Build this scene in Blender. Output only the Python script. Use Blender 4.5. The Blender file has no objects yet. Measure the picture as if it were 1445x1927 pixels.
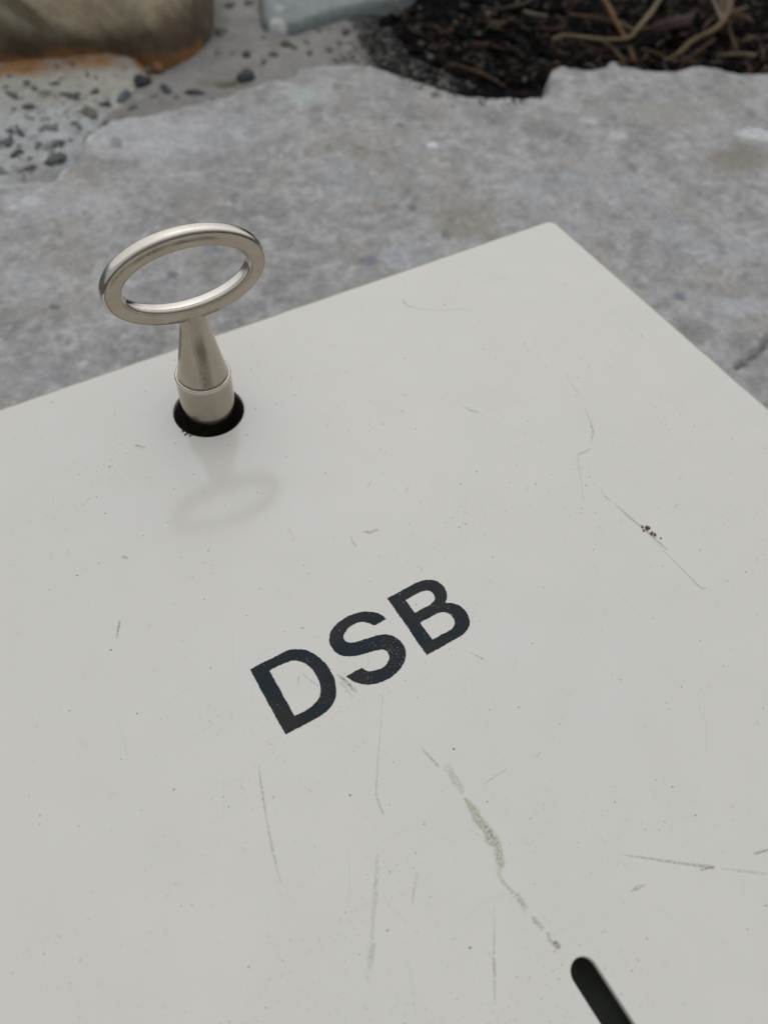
import bpy, bmesh, math, random
import numpy as np
from mathutils import Matrix, Vector
from math import radians, cos, sin, pi

random.seed(7)
rng = np.random.default_rng(7)
scene = bpy.context.scene
COL = scene.collection
MM = 0.001
LIFT = 70.0                      # the painted face lies 70 mm above the stone slab

# ------------------------------------------------------------------ camera
ROT = np.array([[0.8508368517669844, -0.5213900087619237, 0.06503161107098347],
                [-0.3977801300200523, -0.720042864164347, -0.5686028859645665],
                [0.3432894111918933, 0.4579200066924843, -0.8200375891593497]])
CAM = np.array([-156.0799352, -141.58703997, 134.44893294])
FPX = 1440.18
cd = bpy.data.cameras.new('camera')
cam = bpy.data.objects.new('camera', cd)
COL.objects.link(cam)
cd.sensor_fit = 'HORIZONTAL'
cd.sensor_width = 36.0
cd.lens = FPX / 1445 * 36.0
cd.clip_start = 0.005
cd.clip_end = 400
cd.dof.use_dof = True
cd.dof.focus_distance = 0.150
cd.dof.aperture_fstop = 21.0
M = Matrix(((ROT[0][0], -ROT[1][0], -ROT[2][0]),
            (ROT[0][1], -ROT[1][1], -ROT[2][1]),
            (ROT[0][2], -ROT[1][2], -ROT[2][2]))).to_4x4()
M.translation = Vector((CAM[0] * MM, CAM[1] * MM, (CAM[2] + LIFT) * MM))
cam.matrix_world = M
scene.camera = cam

# ------------------------------------------------------------------ sky, sun, exposure
SUN_EL, SUN_ROT = radians(52), radians(30)
world = bpy.data.worlds.new('World')
scene.world = world
world.use_nodes = True
nt = world.node_tree
nt.nodes.clear()
sky = nt.nodes.new('ShaderNodeTexSky')
sky.sky_type = 'NISHITA'
sky.sun_disc = False
sky.sun_elevation = SUN_EL
sky.sun_rotation = SUN_ROT
sky.air_density = 1.0
sky.dust_density = 0.3
sky.ozone_density = 1.0
hs = nt.nodes.new('ShaderNodeHueSaturation')
hs.inputs['Saturation'].default_value = 0.10
tc = nt.nodes.new('ShaderNodeTexCoord')
sep = nt.nodes.new('ShaderNodeSeparateXYZ')
mr = nt.nodes.new('ShaderNodeMapRange')          # overcast dome, horizon darkened and zenith brightened to give the key contrast
mr.inputs['From Min'].default_value = 0.0
mr.inputs['From Max'].default_value = 1.0
mr.inputs['To Min'].default_value = 0.10
mr.inputs['To Max'].default_value = 2.0
mx = nt.nodes.new('ShaderNodeMix')
mx.data_type = 'RGBA'
mx.blend_type = 'MULTIPLY'
mx.inputs['Factor'].default_value = 1.0
bg = nt.nodes.new('ShaderNodeBackground')
bg.inputs['Strength'].default_value = 0.115
wo = nt.nodes.new('ShaderNodeOutputWorld')
L = nt.links.new
L(sky.outputs[0], hs.inputs['Color'])
L(tc.outputs['Generated'], sep.inputs[0])
L(sep.outputs['Z'], mr.inputs['Value'])
L(hs.outputs[0], mx.inputs['A'])
L(mr.outputs[0], mx.inputs['B'])
L(mx.outputs['Result'], bg.inputs['Color'])
L(bg.outputs[0], wo.inputs['Surface'])

sd = bpy.data.lights.new('sun', 'SUN')
sd.energy = 0.5
sd.angle = radians(130)
sd.color = (1.0, 0.95, 0.87)
sun = bpy.data.objects.new('sun', sd)
COL.objects.link(sun)
dirv = Vector((sin(SUN_ROT) * cos(SUN_EL), cos(SUN_ROT) * cos(SUN_EL), sin(SUN_EL)))
sun.rotation_euler = dirv.to_track_quat('Z', 'Y').to_euler()
sun.location = (0, 0, 3)

scene.view_settings.view_transform = 'Standard'
scene.view_settings.look = 'None'
scene.view_settings.exposure = 0.37
scene.view_settings.gamma = 1.0
scene.view_settings.use_curve_mapping = False
scene.cycles.max_bounces = 8
scene.cycles.caustics_reflective = False
scene.cycles.caustics_refractive = False


# ------------------------------------------------------------------ helpers
def ground(px, py, z=-70.0):
    """where the sight line of a photograph pixel meets the level z (mm)"""
    d = np.array([(px - 722.5) / FPX, (py - 963.5) / FPX, 1.0]) @ ROT
    t = (z - CAM[2]) / d[2]
    return CAM + d * t


def g2(pts, z=-70.0):
    return np.array([ground(x, y, z)[:2] for x, y in pts])


def link(name, me, mats=None, parent=None, smooth=True):
    o = bpy.data.objects.new(name, me)
    COL.objects.link(o)
    if mats is not None:
        me.materials.append(mats)
    if smooth:
        me.polygons.foreach_set('use_smooth', [True] * len(me.polygons))
    if parent is not None:
        o.parent = parent
    return o


def tag(o, label=None, cat=None, group=None, kind=None):
    if label: o['label'] = label
    if cat: o['category'] = cat
    if group: o['group'] = group
    if kind: o['kind'] = kind
    return o


def mesh(name, verts, faces):
    """verts in mm, level 0 = painted face"""
    me = bpy.data.meshes.new(name)
    v = np.asarray(verts, float).copy()
    v[:, 2] += LIFT
    me.from_pydata((v * MM).tolist(), [], [list(map(int, f)) for f in faces])
    me.update()
    return me


def grid_mesh(name, V, nx, ny, keep):
    """V (ny*nx,3) grid in mm; keep (ny-1,nx-1) bool"""
    idx = np.arange(nx * ny).reshape(ny, nx)
    q = np.stack([idx[:-1, :-1], idx[:-1, 1:], idx[1:, 1:], idx[1:, :-1]], -1)[keep]
    used = np.zeros(nx * ny, bool)
    used[q.ravel()] = True
    remap = np.cumsum(used) - 1
    q = remap[q]
    V = V[used].copy()
    V[:, 2] += LIFT
    me = bpy.data.meshes.new(name)
    me.vertices.add(len(V))
    me.vertices.foreach_set('co', (V * MM).ravel())
    me.loops.add(q.size)
    me.loops.foreach_set('vertex_index', q.ravel().astype(np.int32))
    me.polygons.add(len(q))
    me.polygons.foreach_set('loop_start', np.arange(0, q.size, 4, dtype=np.int32))
    me.polygons.foreach_set('loop_total', np.full(len(q), 4, np.int32))
    me.update(calc_edges=True)
    me.validate()
    return me, used


def set_color(me, name, rgba):
    a = me.color_attributes.new(name, 'FLOAT_COLOR', 'POINT')
    a.data.foreach_set('color', np.asarray(rgba, np.float32).ravel())


def _hash(ix, iy, seed):
    h = (ix.astype(np.int64) * 374761393 + iy.astype(np.int64) * 668265263 + seed * 1442695041) & 0x7fffffff
    h = ((h ^ (h >> 13)) * 1274126177) & 0x7fffffff
    return ((h ^ (h >> 16)) & 0xffff) / 65535.0


def vnoise(x, y, seed=0):
    ix, iy = np.floor(x), np.floor(y)
    fx, fy = x - ix, y - iy
    fx = fx * fx * fx * (fx * (fx * 6 - 15) + 10)
    fy = fy * fy * fy * (fy * (fy * 6 - 15) + 10)
    a, b = _hash(ix, iy, seed), _hash(ix + 1, iy, seed)
    c, d = _hash(ix, iy + 1, seed), _hash(ix + 1, iy + 1, seed)
    return (a * (1 - fx) + b * fx) * (1 - fy) + (c * (1 - fx) + d * fx) * fy


def fbm(x, y, size, oct=4, seed=0, gain=0.5):
    """fractal noise in -1..1, largest feature about 'size' mm"""
    s, a, t = 0, 1.0, 0
    for k in range(oct):
        th = 0.7 * k + seed
        X, Y = x * cos(th) - y * sin(th), x * sin(th) + y * cos(th)
        f = 2 ** k / size
        s = s + a * (vnoise(X * f + 17.3 * k, Y * f + 9.1 * k, seed + k * 13) * 2 - 1)
        t += a
        a *= gain
    return s / t


def poly_dist(x, y, poly):
    """signed distance to a closed outline (inside positive)"""
    P = np.asarray(poly, float)
    Q = np.roll(P, -1, 0)
    d2 = np.full(x.shape, 1e18)
    ins = np.zeros(x.shape, bool)
    for (ax, ay), (bx, by) in zip(P, Q):
        ex, ey = bx - ax, by - ay
        t = np.clip(((x - ax) * ex + (y - ay) * ey) / (ex * ex + ey * ey + 1e-12), 0, 1)
        d2 = np.minimum(d2, (x - ax - t * ex) ** 2 + (y - ay - t * ey) ** 2)
        c = ((ay > y) != (by > y)) & (x < (bx - ax) * (y - ay) / ((by - ay) if by != ay else 1e-9) + ax)
        ins ^= c
    return np.where(ins, 1, -1) * np.sqrt(d2)


def line_dist(x, y, pts):
    d2 = np.full(x.shape, 1e18)
    for (ax, ay), (bx, by) in zip(pts[:-1], pts[1:]):
        ex, ey = bx - ax, by - ay
        t = np.clip(((x - ax) * ex + (y - ay) * ey) / (ex * ex + ey * ey + 1e-12), 0, 1)
        d2 = np.minimum(d2, (x - ax - t * ex) ** 2 + (y - ay - t * ey) ** 2)
    return np.sqrt(d2)


def sstep(a, b, v):
    t = np.clip((v - a) / (b - a), 0, 1)
    return t * t * (3 - 2 * t)


class Mat:
    """small wrapper for building node materials"""
    def __init__(self, name):
        self.m = bpy.data.materials.new(name)
        self.m.use_nodes = True
        self.t = self.m.node_tree
        self.t.nodes.clear()
        self.out = self.t.nodes.new('ShaderNodeOutputMaterial')
        self.b = self.t.nodes.new('ShaderNodeBsdfPrincipled')
        self.t.links.new(self.b.outputs[0], self.out.inputs['Surface'])
        self.tc = self.t.nodes.new('ShaderNodeTexCoord')

    def n(self, kind, **kw):
        nd = self.t.nodes.new(kind)
        for k, v in kw.items():
            if k in nd.inputs:
                nd.inputs[k].default_value = v
            else:
                setattr(nd, k, v)
        return nd

    def l(self, a, b):
        self.t.links.new(a, b)

    def noise(self, scale, detail=4, rough=0.55, dist=0.0):
        nd = self.n('ShaderNodeTexNoise')
        nd.inputs['Scale'].default_value = scale
        nd.inputs['Detail'].default_value = detail
        nd.inputs['Roughness'].default_value = rough
        nd.inputs['Distortion'].default_value = dist
        self.l(self.tc.outputs['Object'], nd.inputs['Vector'])
        return nd.outputs[0]

    def voro(self, scale):
        nd = self.n('ShaderNodeTexVoronoi')
        nd.inputs['Scale'].default_value = scale
        self.l(self.tc.outputs['Object'], nd.inputs['Vector'])
        return nd.outputs['Distance'], nd.outputs['Color']

    def rng(self, v, a, b, c=0.0, d=1.0):
        nd = self.n('ShaderNodeMapRange')
        nd.inputs['From Min'].default_value = a
        nd.inputs['From Max'].default_value = b
        nd.inputs['To Min'].default_value = c
        nd.inputs['To Max'].default_value = d
        self.l(v, nd.inputs['Value'])
        return nd.outputs[0]

    def math(self, op, a, b=None):
        nd = self.n('ShaderNodeMath', operation=op)
        for k, v in enumerate((a, b)):
            if v is None: continue
            if isinstance(v, (int, float)): nd.inputs[k].default_value = v
            else: self.l(v, nd.inputs[k])
        return nd.outputs[0]

    def mix(self, f, a, b, blend='MIX'):
        nd = self.n('ShaderNodeMix', data_type='RGBA', blend_type=blend)
        for s, v in (('Factor', f), ('A', a), ('B', b)):
            if isinstance(v, (int, float)): nd.inputs[s].default_value = v
            elif isinstance(v, tuple): nd.inputs[s].default_value = (*v, 1)
            else: self.l(v, nd.inputs[s])
        return nd.outputs['Result']

    def attr(self, name):
        nd = self.n('ShaderNodeAttribute', attribute_name=name)
        return nd

    def bump(self, h, strength, dist):
        nd = self.n('ShaderNodeBump')
        nd.inputs['Strength'].default_value = strength
        nd.inputs['Distance'].default_value = dist
        self.l(h, nd.inputs['Height'])
        self.l(nd.outputs[0], self.b.inputs['Normal'])
        return nd

    def set(self, name, v):
        if isinstance(v, (int, float)): self.b.inputs[name].default_value = v
        elif isinstance(v, tuple): self.b.inputs[name].default_value = (*v, 1)
        else: self.l(v, self.b.inputs[name])


# ------------------------------------------------------------------ materials
def speck_layer(m, scale, radius, keep, mask=None, dims='3D'):
    """sparse round-ish specks: 1 inside a speck"""
    nd = m.n('ShaderNodeTexVoronoi')
    nd.voronoi_dimensions = dims
    nd.inputs['Scale'].default_value = scale
    wob = m.n('ShaderNodeTexNoise')
    wob.inputs['Scale'].default_value = scale * 3
    wob.inputs['Detail'].default_value = 1
    m.l(m.tc.outputs['Object'], wob.inputs['Vector'])
    sc = m.n('ShaderNodeVectorMath', operation='SCALE')
    m.l(wob.outputs['Color'], sc.inputs[0])
    sc.inputs['Scale'].default_value = 0.25 / scale
    ad = m.n('ShaderNodeVectorMath', operation='ADD')
    m.l(m.tc.outputs['Object'], ad.inputs[0])
    m.l(sc.outputs[0], ad.inputs[1])
    m.l(ad.outputs[0], nd.inputs['Vector'])
    sp = m.n('ShaderNodeSeparateColor')
    m.l(nd.outputs['Color'], sp.inputs[0])
    r = m.rng(sp.outputs[0], keep, 1.0, 0.0, radius)      # only cells above 'keep' hold a speck
    if mask is not None:
        r = m.math('MULTIPLY', r, mask)
    inside = m.math('SUBTRACT', r, nd.outputs['Distance'])
    return m.rng(inside, 0.0, radius * 0.35)


def m_edge(m):
    return m.rng(m.noise(110, 4, 0.7), 0.30, 0.55, 0.45, 1.0)


def paint_material():
    m = Mat('cream_enamel')
    big = m.noise(14, 3, 0.5)
    c = m.mix(m.rng(big, 0.3, 0.7), (0.600, 0.588, 0.544), (0.584, 0.576, 0.536))
    mott = m.noise(90, 4, 0.6)
    c = m.mix(m.rng(mott, 0.35, 0.75, 0, 0.35), c, (0.545, 0.535, 0.485))
    # rubbed dull patches and yellowed edges
    dens = m.rng(m.noise(22, 3, 0.6), 0.40, 0.66)
    dens2 = m.rng(m.noise(45, 3, 0.6), 0.38, 0.62, 0.35, 1.0)
    s1 = speck_layer(m, 560, 0.105, 0.35, m.math('MULTIPLY', dens2, m.rng(dens, 0, 1, .5, 1)), '2D')
    s2 = speck_layer(m, 1250, 0.17, 0.55, dens, '2D')
    s3 = speck_layer(m, 200, 0.038, 0.55, None, '2D')
    allsp = m.math('MAXIMUM', m.math('MAXIMUM', m.math('MULTIPLY', s1, 0.85), m.math('MULTIPLY', s2, 0.45)), s3)
    c = m.mix(m.math('MULTIPLY', allsp, 0.85), c, (0.06, 0.055, 0.045))
    at = m.attr('edge')
    c = m.mix(m.math('MULTIPLY', at.outputs['Fac'], m_edge(m)), c, (0.38, 0.355, 0.29))
    m.set('Base Color', c)
    m.set('Roughness', m.rng(m.noise(60, 4, 0.6), 0.3, 0.8, 0.085, 0.20))
    m.set('IOR', 1.5)
    h = m.math('ADD', m.noise(35, 2, 0.4), m.math('MULTIPLY', m.noise(900, 2, 0.5), 0.012))
    h = m.math('SUBTRACT', h, m.math('MULTIPLY', allsp, 0.02))
    m.bump(h, 0.5, 0.0006)
    return m.m


def letter_material():
    m = Mat('navy_enamel')
    c = m.mix(m.rng(m.noise(120, 4, 0.6), 0.45, 0.62), (0.008, 0.014, 0.020), (0.018, 0.019, 0.018))
    dens = m.rng(m.noise(110, 3, 0.6), 0.38, 0.62)
    s = m.math('MAXIMUM', speck_layer(m, 1500, 0.16, 0.55, dens, '2D'), m.math('MULTIPLY', speck_layer(m, 2600, 0.22, 0.5, dens, '2D'), 0.6))
    s = m.math('MAXIMUM', s, m.math('MULTIPLY', speck_layer(m, 1150, 0.14, 0.62, dens, '2D'), 1.0))
    s = m.math('MAXIMUM', s, speck_layer(m, 420, 0.06, 0.5, None, '2D'))
    c = m.mix(m.math('MULTIPLY', s, 0.7), c, (0.42, 0.42, 0.41))
    m.set('Base Color', c)
    m.set('Roughness', m.rng(m.noise(200, 3, 0.6), 0.3, 0.7, 0.12, 0.26))
    m.set('Specular IOR Level', 0.13)
    m.bump(m.noise(1500, 3, 0.6), 0.25, 0.00005)
    return m.m


def nickel_material(reflection_grime=0.0):
    m = Mat('worn_nickel')
    c = m.mix(m.rng(m.noise(160, 4, 0.6), 0.35, 0.7), (0.67, 0.635, 0.575), (0.56, 0.52, 0.46))
    ta = m.attr('tan_reflection')  # tan of the reflected case painted into bow faces, shank and barrel
    c = m.mix(m.math('MULTIPLY', ta.outputs['Fac'], m.rng(m.noise(220, 4, 0.6), 0.3, 0.6, 0.75, 1.0)), c, (0.40, 0.35, 0.285))
    dens = m.rng(m.noise(140, 4, 0.65), 0.46, 0.70)
    s = speck_layer(m, 2400, 0.24, 0.25, dens)
    s2 = speck_layer(m, 900, 0.10, 0.6)
    s = m.math('MAXIMUM', s, s2)
    at = m.attr('reflection_grime')  # dark reflections painted on cone and bow, dark joints too
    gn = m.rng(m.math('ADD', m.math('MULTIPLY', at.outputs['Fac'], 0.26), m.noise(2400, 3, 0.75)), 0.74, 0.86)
    dirt_reflection = m.math('MAXIMUM', m.math('MULTIPLY', s, 0.8), gn)  # dirt specks, plus stipple within the painted reflections
    c = m.mix(dirt_reflection, c, (0.075, 0.058, 0.045))
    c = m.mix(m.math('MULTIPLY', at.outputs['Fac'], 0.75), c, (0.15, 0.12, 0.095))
    m.set('Base Color', c)
    m.set('Metallic', m.rng(dirt_reflection, 0, 1, 1.0, 0.45))
    m.set('Roughness', m.math('ADD', m.rng(m.noise(420, 4, 0.65), 0.3, 0.75, 0.055, 0.15), m.math('MULTIPLY', dirt_reflection, 0.2)))
    h = m.math('SUBTRACT', m.noise(1300, 4, 0.7), m.math('MULTIPLY', dirt_reflection, 1.2))
    m.bump(h, 0.28, 0.00005)
    return m.m


def simple(name, color, rough=0.6, metal=0.0, var=0.25, scale=300, bump=0.2):
    m = Mat(name)
    dark = tuple(v * (1 - var) for v in color)
    c = m.mix(m.rng(m.noise(scale, 4, 0.6), 0.35, 0.65), dark, color)
    m.set('Base Color', c)
    m.set('Roughness', rough)
    m.set('Metallic', metal)
    m.bump(m.noise(scale * 2, 4, 0.6), bump, 0.0003)
    return m.m


def stone_material(name, fine=1.0, rough=0.85, speckle=0.25, bump=0.5, spec=0.4):
    """colour comes with the stone's own mineral colouring, the nodes add the grain"""
    m = Mat(name)
    at = m.attr('col')
    c = at.outputs['Color']
    n1 = m.rng(m.noise(380 * fine, 5, 0.65), 0.3, 0.7, 0.78, 1.20)
    n2 = m.rng(m.noise(1600 * fine, 3, 0.6), 0.3, 0.7, 0.86, 1.12)
    k = m.math('MULTIPLY', n1, n2)
    cc = m.n('ShaderNodeCombineColor')
    for i in range(3): m.l(k, cc.inputs[i])
    c = m.mix(1.0, c, cc.outputs[0], 'MULTIPLY')
    s = speck_layer(m, 260, 0.22, 0.72)
    c = m.mix(m.math('MULTIPLY', s, speckle), c, (0.10, 0.10, 0.105))
    s = speck_layer(m, 190, 0.20, 0.80)
    c = m.mix(m.math('MULTIPLY', s, speckle * 1.2), c, (0.62, 0.63, 0.66))
    m.set('Base Color', c)
    m.set('Roughness', rough)
    m.set('Specular IOR Level', spec)
    h = m.math('ADD', m.noise(250 * fine, 6, 0.7), m.math('MULTIPLY', m.noise(1500, 3, 0.6), 0.25))
    m.bump(h, bump, 0.002)
    return m.m


def mark_material():
    m = Mat('paint_damage')
    at = m.attr('mk')
    m.set('Base Color', at.outputs['Color'])
    m.set('Roughness', 0.55)
    a = m.math('MULTIPLY', at.outputs['Alpha'], m.rng(m.noise(2300, 4, 0.75), 0.36, 0.58))
    tr = m.n('ShaderNodeBsdfTransparent')
    ms = m.n('ShaderNodeMixShader')
    m.l(a, ms.inputs[0])
    m.l(tr.outputs[0], ms.inputs[1])
    m.l(m.b.outputs[0], ms.inputs[2])
    m.l(ms.outputs[0], m.out.inputs['Surface'])
    return m.m


MAT_PAINT = paint_material()
MAT_LETTER = letter_material()
MAT_NICKEL = nickel_material()
MAT_DARK = simple('dark_lock_metal', (0.15, 0.138, 0.11), 0.5, 0.3)
MAT_SLOT = simple('slot_backing_paint', (0.045, 0.052, 0.042), 0.75, 0.0)
MAT_STEEL = simple('lock_spindle_steel', (0.06, 0.055, 0.05), 0.4, 0.9)
MAT_STONE = stone_material('grey_granite_slab')
MAT_MORTAR = stone_material('sand_mortar', 1.4, 0.95, 0.18, 0.6)
MAT_SPECK = stone_material('pale_speckled_granite', 0.8, 0.8, 0.15, 0.4)
MAT_BOULDER = stone_material('brown_boulder', 0.6, 0.75, 0.05, 0.45)
MAT_BLUE = stone_material('blue_grey_stone', 0.6, 0.7, 0.05, 0.25)
MAT_MARK = mark_material()
MAT_SOIL = simple('dark_peat', (0.012, 0.010, 0.009), 0.9, 0.0, 0.5, 500, 0.8)


# ------------------------------------------------------------------ stones
def stone_field(name, outline, step, shape, color, material, label=None, cat=None, kind=None, margin=4, parent=None):
    P = np.asarray(outline)
    x0, y0 = P.min(0) - margin
    x1, y1 = P.max(0) + margin
    nx, ny = int((x1 - x0) / step) + 2, int((y1 - y0) / step) + 2
    X, Y = np.meshgrid(x0 + np.arange(nx) * step, y0 + np.arange(ny) * step)
    d = poly_dist(X, Y, P)
    Z = shape(X, Y, d)
    k = d > -margin * 0.7
    keep = k[:-1, :-1] & k[1:, :-1] & k[:-1, 1:] & k[1:, 1:]
    V = np.stack([X.ravel(), Y.ravel(), Z.ravel()], 1)
    me, used = grid_mesh(name, V, nx, ny, keep)
    c = color(X, Y, d, Z)
    rgba = np.concatenate([c.reshape(-1, 3), np.ones((nx * ny, 1))], 1)[used]
    set_color(me, 'col', np.clip(rgba, 0, 1))
    o = link(name, me, material, parent)
    tag(o, label, cat, None, kind)
    return o


def blob(x, y, px, py, rx, ry, z=-70.0, seed=1, rot=0.0):
    """0..1 irregular patch centred where pixel (px,py) meets the stone; radii in photograph pixels"""
    c = ground(px, py, z)[:2]
    ex = ground(px + rx * cos(rot), py + rx * sin(rot), z)[:2] - c
    ey = ground(px - ry * sin(rot), py + ry * cos(rot), z)[:2] - c
    A = np.linalg.inv(np.stack([ex, ey], 1))
    u = A[0, 0] * (x - c[0]) + A[0, 1] * (y - c[1])
    v = A[1, 0] * (x - c[0]) + A[1, 1] * (y - c[1])
    r = np.hypot(u, v)
    m = r < 3
    out = np.zeros_like(x)
    if m.any():
        size = max(np.linalg.norm(ex), np.linalg.norm(ey))
        w = fbm(x[m], y[m], size * 0.9, 3, seed)
        out[m] = 1 - sstep(0.55, 1.15, r[m] + 0.35 * w)
    return out


def mixc(base, m, col, a=1.0):
    m = (m * a)[..., None]
    return base * (1 - m) + np.array(col) * m


slab_px = [(-60, 350), (0, 345), (50, 338), (92, 338), (120, 312), (150, 275), (182, 238), (205, 224), (250, 214), (300, 206),
           (350, 197), (400, 183), (440, 171), (480, 158), (505, 148), (540, 142), (565, 128), (590, 118), (650, 116), (700, 118),
           (735, 128), (770, 138), (800, 152), (835, 162), (880, 174), (930, 183), (985, 183), (1020, 178), (1032, 168), (1030, 148),
           (1040, 132), (1060, 124), (1085, 126), (1110, 131), (1138, 122), (1146, 106), (1160, 110), (1170, 120), (1210, 123), (1240, 126),
           (1270, 128), (1300, 120), (1345, 119), (1370, 128), (1400, 132), (1445, 134), (1500, 136), (1560, 130)]
slab_w = np.vstack([g2(slab_px), [[520, 120], [560, -120], [500, -420], [120, -470], [-330, -450], [-430, -120], [-330, 60]]])
ridge = g2([(-20, 372), (60, 358), (150, 338), (240, 328), (320, 327), (400, 318), (480, 306)])
crack = g2([(1475, 610), (1452, 632), (1440, 648), (1428, 665), (1415, 671), (1402, 680), (1390, 686), (1378, 698)], -70)


def slab_shape(x, y, d):
    n = fbm(x, y, 90, 3, 3) * 2.2 + fbm(x, y, 22, 4, 8) * 1.1 + fbm(x, y, 5, 3, 21) * 0.35
    edge = 9.0 * (1 - sstep(-1.2, 2.2 + 1.5 * fbm(x, y, 14, 2, 5), d + fbm(x, y, 9, 3, 31) * 1.6)) * 1.6
    lip = 0.8 * fbm(x, y, 18, 2, 33) * np.exp(-((d - 4) / 5.0) ** 2)
    z = -70 + n + lip - edge - 2.2 * sstep(0, 40, d) * 0
    rd = line_dist(x, y, ridge)
    side = (y - np.interp(x, ridge[:, 0], ridge[:, 1]))
    on = (x > ridge[:, 0].min()) & (x < ridge[:, 0].max() + 10)
    z = z - np.where(on, 1.6 * np.exp(-rd / 16) * (side > 0), 0)
    cr = line_dist(x, y, crack) + fbm(x, y, 6, 3, 44, .7) * 1.5
    z = z - 2.2 * (1 - sstep(0.3, 2.2, cr))
    # shallow pits
    p = fbm(x, y, 7, 2, 77)
    z = z - 0.9 * sstep(0.45, 0.8, p)
    return z


def slab_color(x, y, d, z):
    b = np.ones(x.shape + (3,)) * np.array([0.315, 0.312, 0.306])
    n1 = fbm(x, y, 60, 4, 11)
    n2 = fbm(x, y, 16, 5, 12, 0.65)
    n3 = fbm(x, y, 28, 4, 13)
    n4 = fbm(x, y, 5, 3, 18, 0.7)
    b = b * (1 + 0.08 * n1 + 0.30 * n2 + 0.34 * n4)[..., None]
    b = mixc(b, sstep(0.1, 0.5, n3), (0.302, 0.286, 0.257), 0.6)
    b = mixc(b, sstep(0.12, 0.55, -fbm(x, y, 34, 4, 14)), (0.348, 0.358, 0.380), 0.4)
    b = mixc(b, sstep(0.30, 0.55, fbm(x, y, 7, 4, 15, 0.7)), (0.468, 0.471, 0.481), 0.6)
    b = mixc(b, sstep(0.34, 0.56, fbm(x, y, 6, 4, 16, 0.6)), (0.202, 0.198, 0.195), 0.65)
    # left edge is freshly broken, paler
    pale = blob(x, y, 270, 240, 170, 60, seed=3) * 0.5 + blob(x, y, 90, 380, 120, 40, seed=4) * 0.4
    b = mixc(b, np.clip(pale, 0, 1), (0.46, 0.465, 0.49), 0.95)
    edge = (1 - sstep(1.0, 5.5, np.abs(d - 1.0) * 1.6 + 1.2 + fbm(x, y, 8, 3, 19) * 2.2)) * (1 - sstep(40, 90, x))
    b = mixc(b, edge, (0.58, 0.58, 0.61), 0.9)
    b = mixc(b, sstep(-0.3, 0.3, fbm(x, y, 7, 3, 52)) * (1 - sstep(0.6, 3.2, line_dist(x, y, ridge))), (0.468, 0.481, 0.494), 0.35)
    for (px, py, rx, ry, col, a) in [
        (1425, 252, 45, 13, (0.538, 0.560, 0.571), .8), (815, 270, 13, 6, (0.672, 0.672, 0.739), .9), (58, 378, 22, 10, (0.515, 0.515, 0.560), .8),
        (25, 388, 12, 6, (0.515, 0.515, 0.560), .7), (1165, 250, 22, 8, (0.494, 0.507, 0.520), .7), (1110, 225, 20, 8, (0.481, 0.494, 0.520), .7),
        (1020, 240, 42, 22, (0.215, 0.224, 0.202), .75), (1390, 300, 70, 26, (0.240, 0.215, 0.182), .7), (1332, 342, 13, 7, (0.470, 0.470, 0.470), .6),
        (1332, 347, 10, 4, (0.100, 0.100, 0.100), .5), (103, 580, 13, 7, (0.085, 0.090, 0.110), .8), (697, 490, 24, 11, (0.130, 0.150, 0.215), .6),
        (324, 516, 13, 9, (0.085, 0.090, 0.120), .7), (398, 472, 22, 9, (0.169, 0.189, 0.247), .65), (1280, 556, 17, 10, (0.12, 0.135, 0.175), .7),
        (753, 230, 8, 5, (0.090, 0.090, 0.090), .7), (819, 175, 9, 6, (0.050, 0.050, 0.050), .8), (618, 278, 8, 7, (0.182, 0.176, 0.156), .6),
        (595, 200, 14, 14, (0.169, 0.176, 0.169), .7), (682, 285, 22, 14, (0.247, 0.227, 0.182), .6), (632, 158, 9, 7, (0.195, 0.163, 0.130), .7),
        (708, 387, 10, 9, (0.260, 0.215, 0.130), .6), (777, 388, 9, 8, (0.110, 0.110, 0.105), .7), (848, 413, 9, 9, (0.100, 0.100, 0.085), .7),
        (838, 436, 9, 8, (0.110, 0.105, 0.095), .7), (880, 410, 75, 36, (0.260, 0.247, 0.202), .6), (575, 180, 55, 22, (0.390, 0.423, 0.423), .6),
        (220, 268, 12, 12, (0.195, 0.202, 0.221), .7), (332, 225, 9, 7, (0.260, 0.234, 0.202), .6), (395, 500, 30, 26, (0.260, 0.256, 0.234), .4),
        (157, 395, 7, 5, (0.120, 0.110, 0.100), .7), (415, 408, 12, 8, (0.195, 0.195, 0.202), .6), (360, 372, 60, 24, (0.260, 0.254, 0.227), .55),
        (760, 480, 55, 26, (0.429, 0.442, 0.481), .5), (800, 335, 30, 10, (0.429, 0.436, 0.455), .4), (1150, 290, 18, 10, (0.429, 0.455, 0.481), .5),
        (1400, 575, 60, 22, (0.429, 0.442, 0.481), .55), (1240, 590, 40, 14, (0.390, 0.403, 0.442), .5), (1300, 620, 50, 25, (0.221, 0.215, 0.208), .6),
        (1410, 640, 40, 26, (0.221, 0.215, 0.208), .5), (1385, 170, 40, 16, (0.286, 0.280, 0.247), .5), (60, 690, 90, 60, (0.286, 0.286, 0.293), .35),
        (50, 520, 60, 40, (0.377, 0.384, 0.397), .4), (1160, 170, 22, 12, (0.234, 0.234, 0.221), .5), (1260, 205, 80, 20, (0.299, 0.299, 0.273), .4),
        (980, 190, 120, 12, (0.416, 0.423, 0.429), .45)]:
        b = mixc(b, blob(x, y, px, py, rx, ry, seed=int(px + py) % 97), col, a)
    cr = line_dist(x, y, crack) + fbm(x, y, 6, 3, 44, .7) * 1.5
    b = mixc(b, 1 - sstep(0.0, 1.35, cr), (0.06, 0.07, 0.063), 0.85)
    return b


slab = stone_field('stone_slab', slab_w, 1.25, slab_shape, slab_color, MAT_STONE,
                   'big mottled grey stone slab under the cream metal case, with a broken pale left edge', 'stone')

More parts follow.
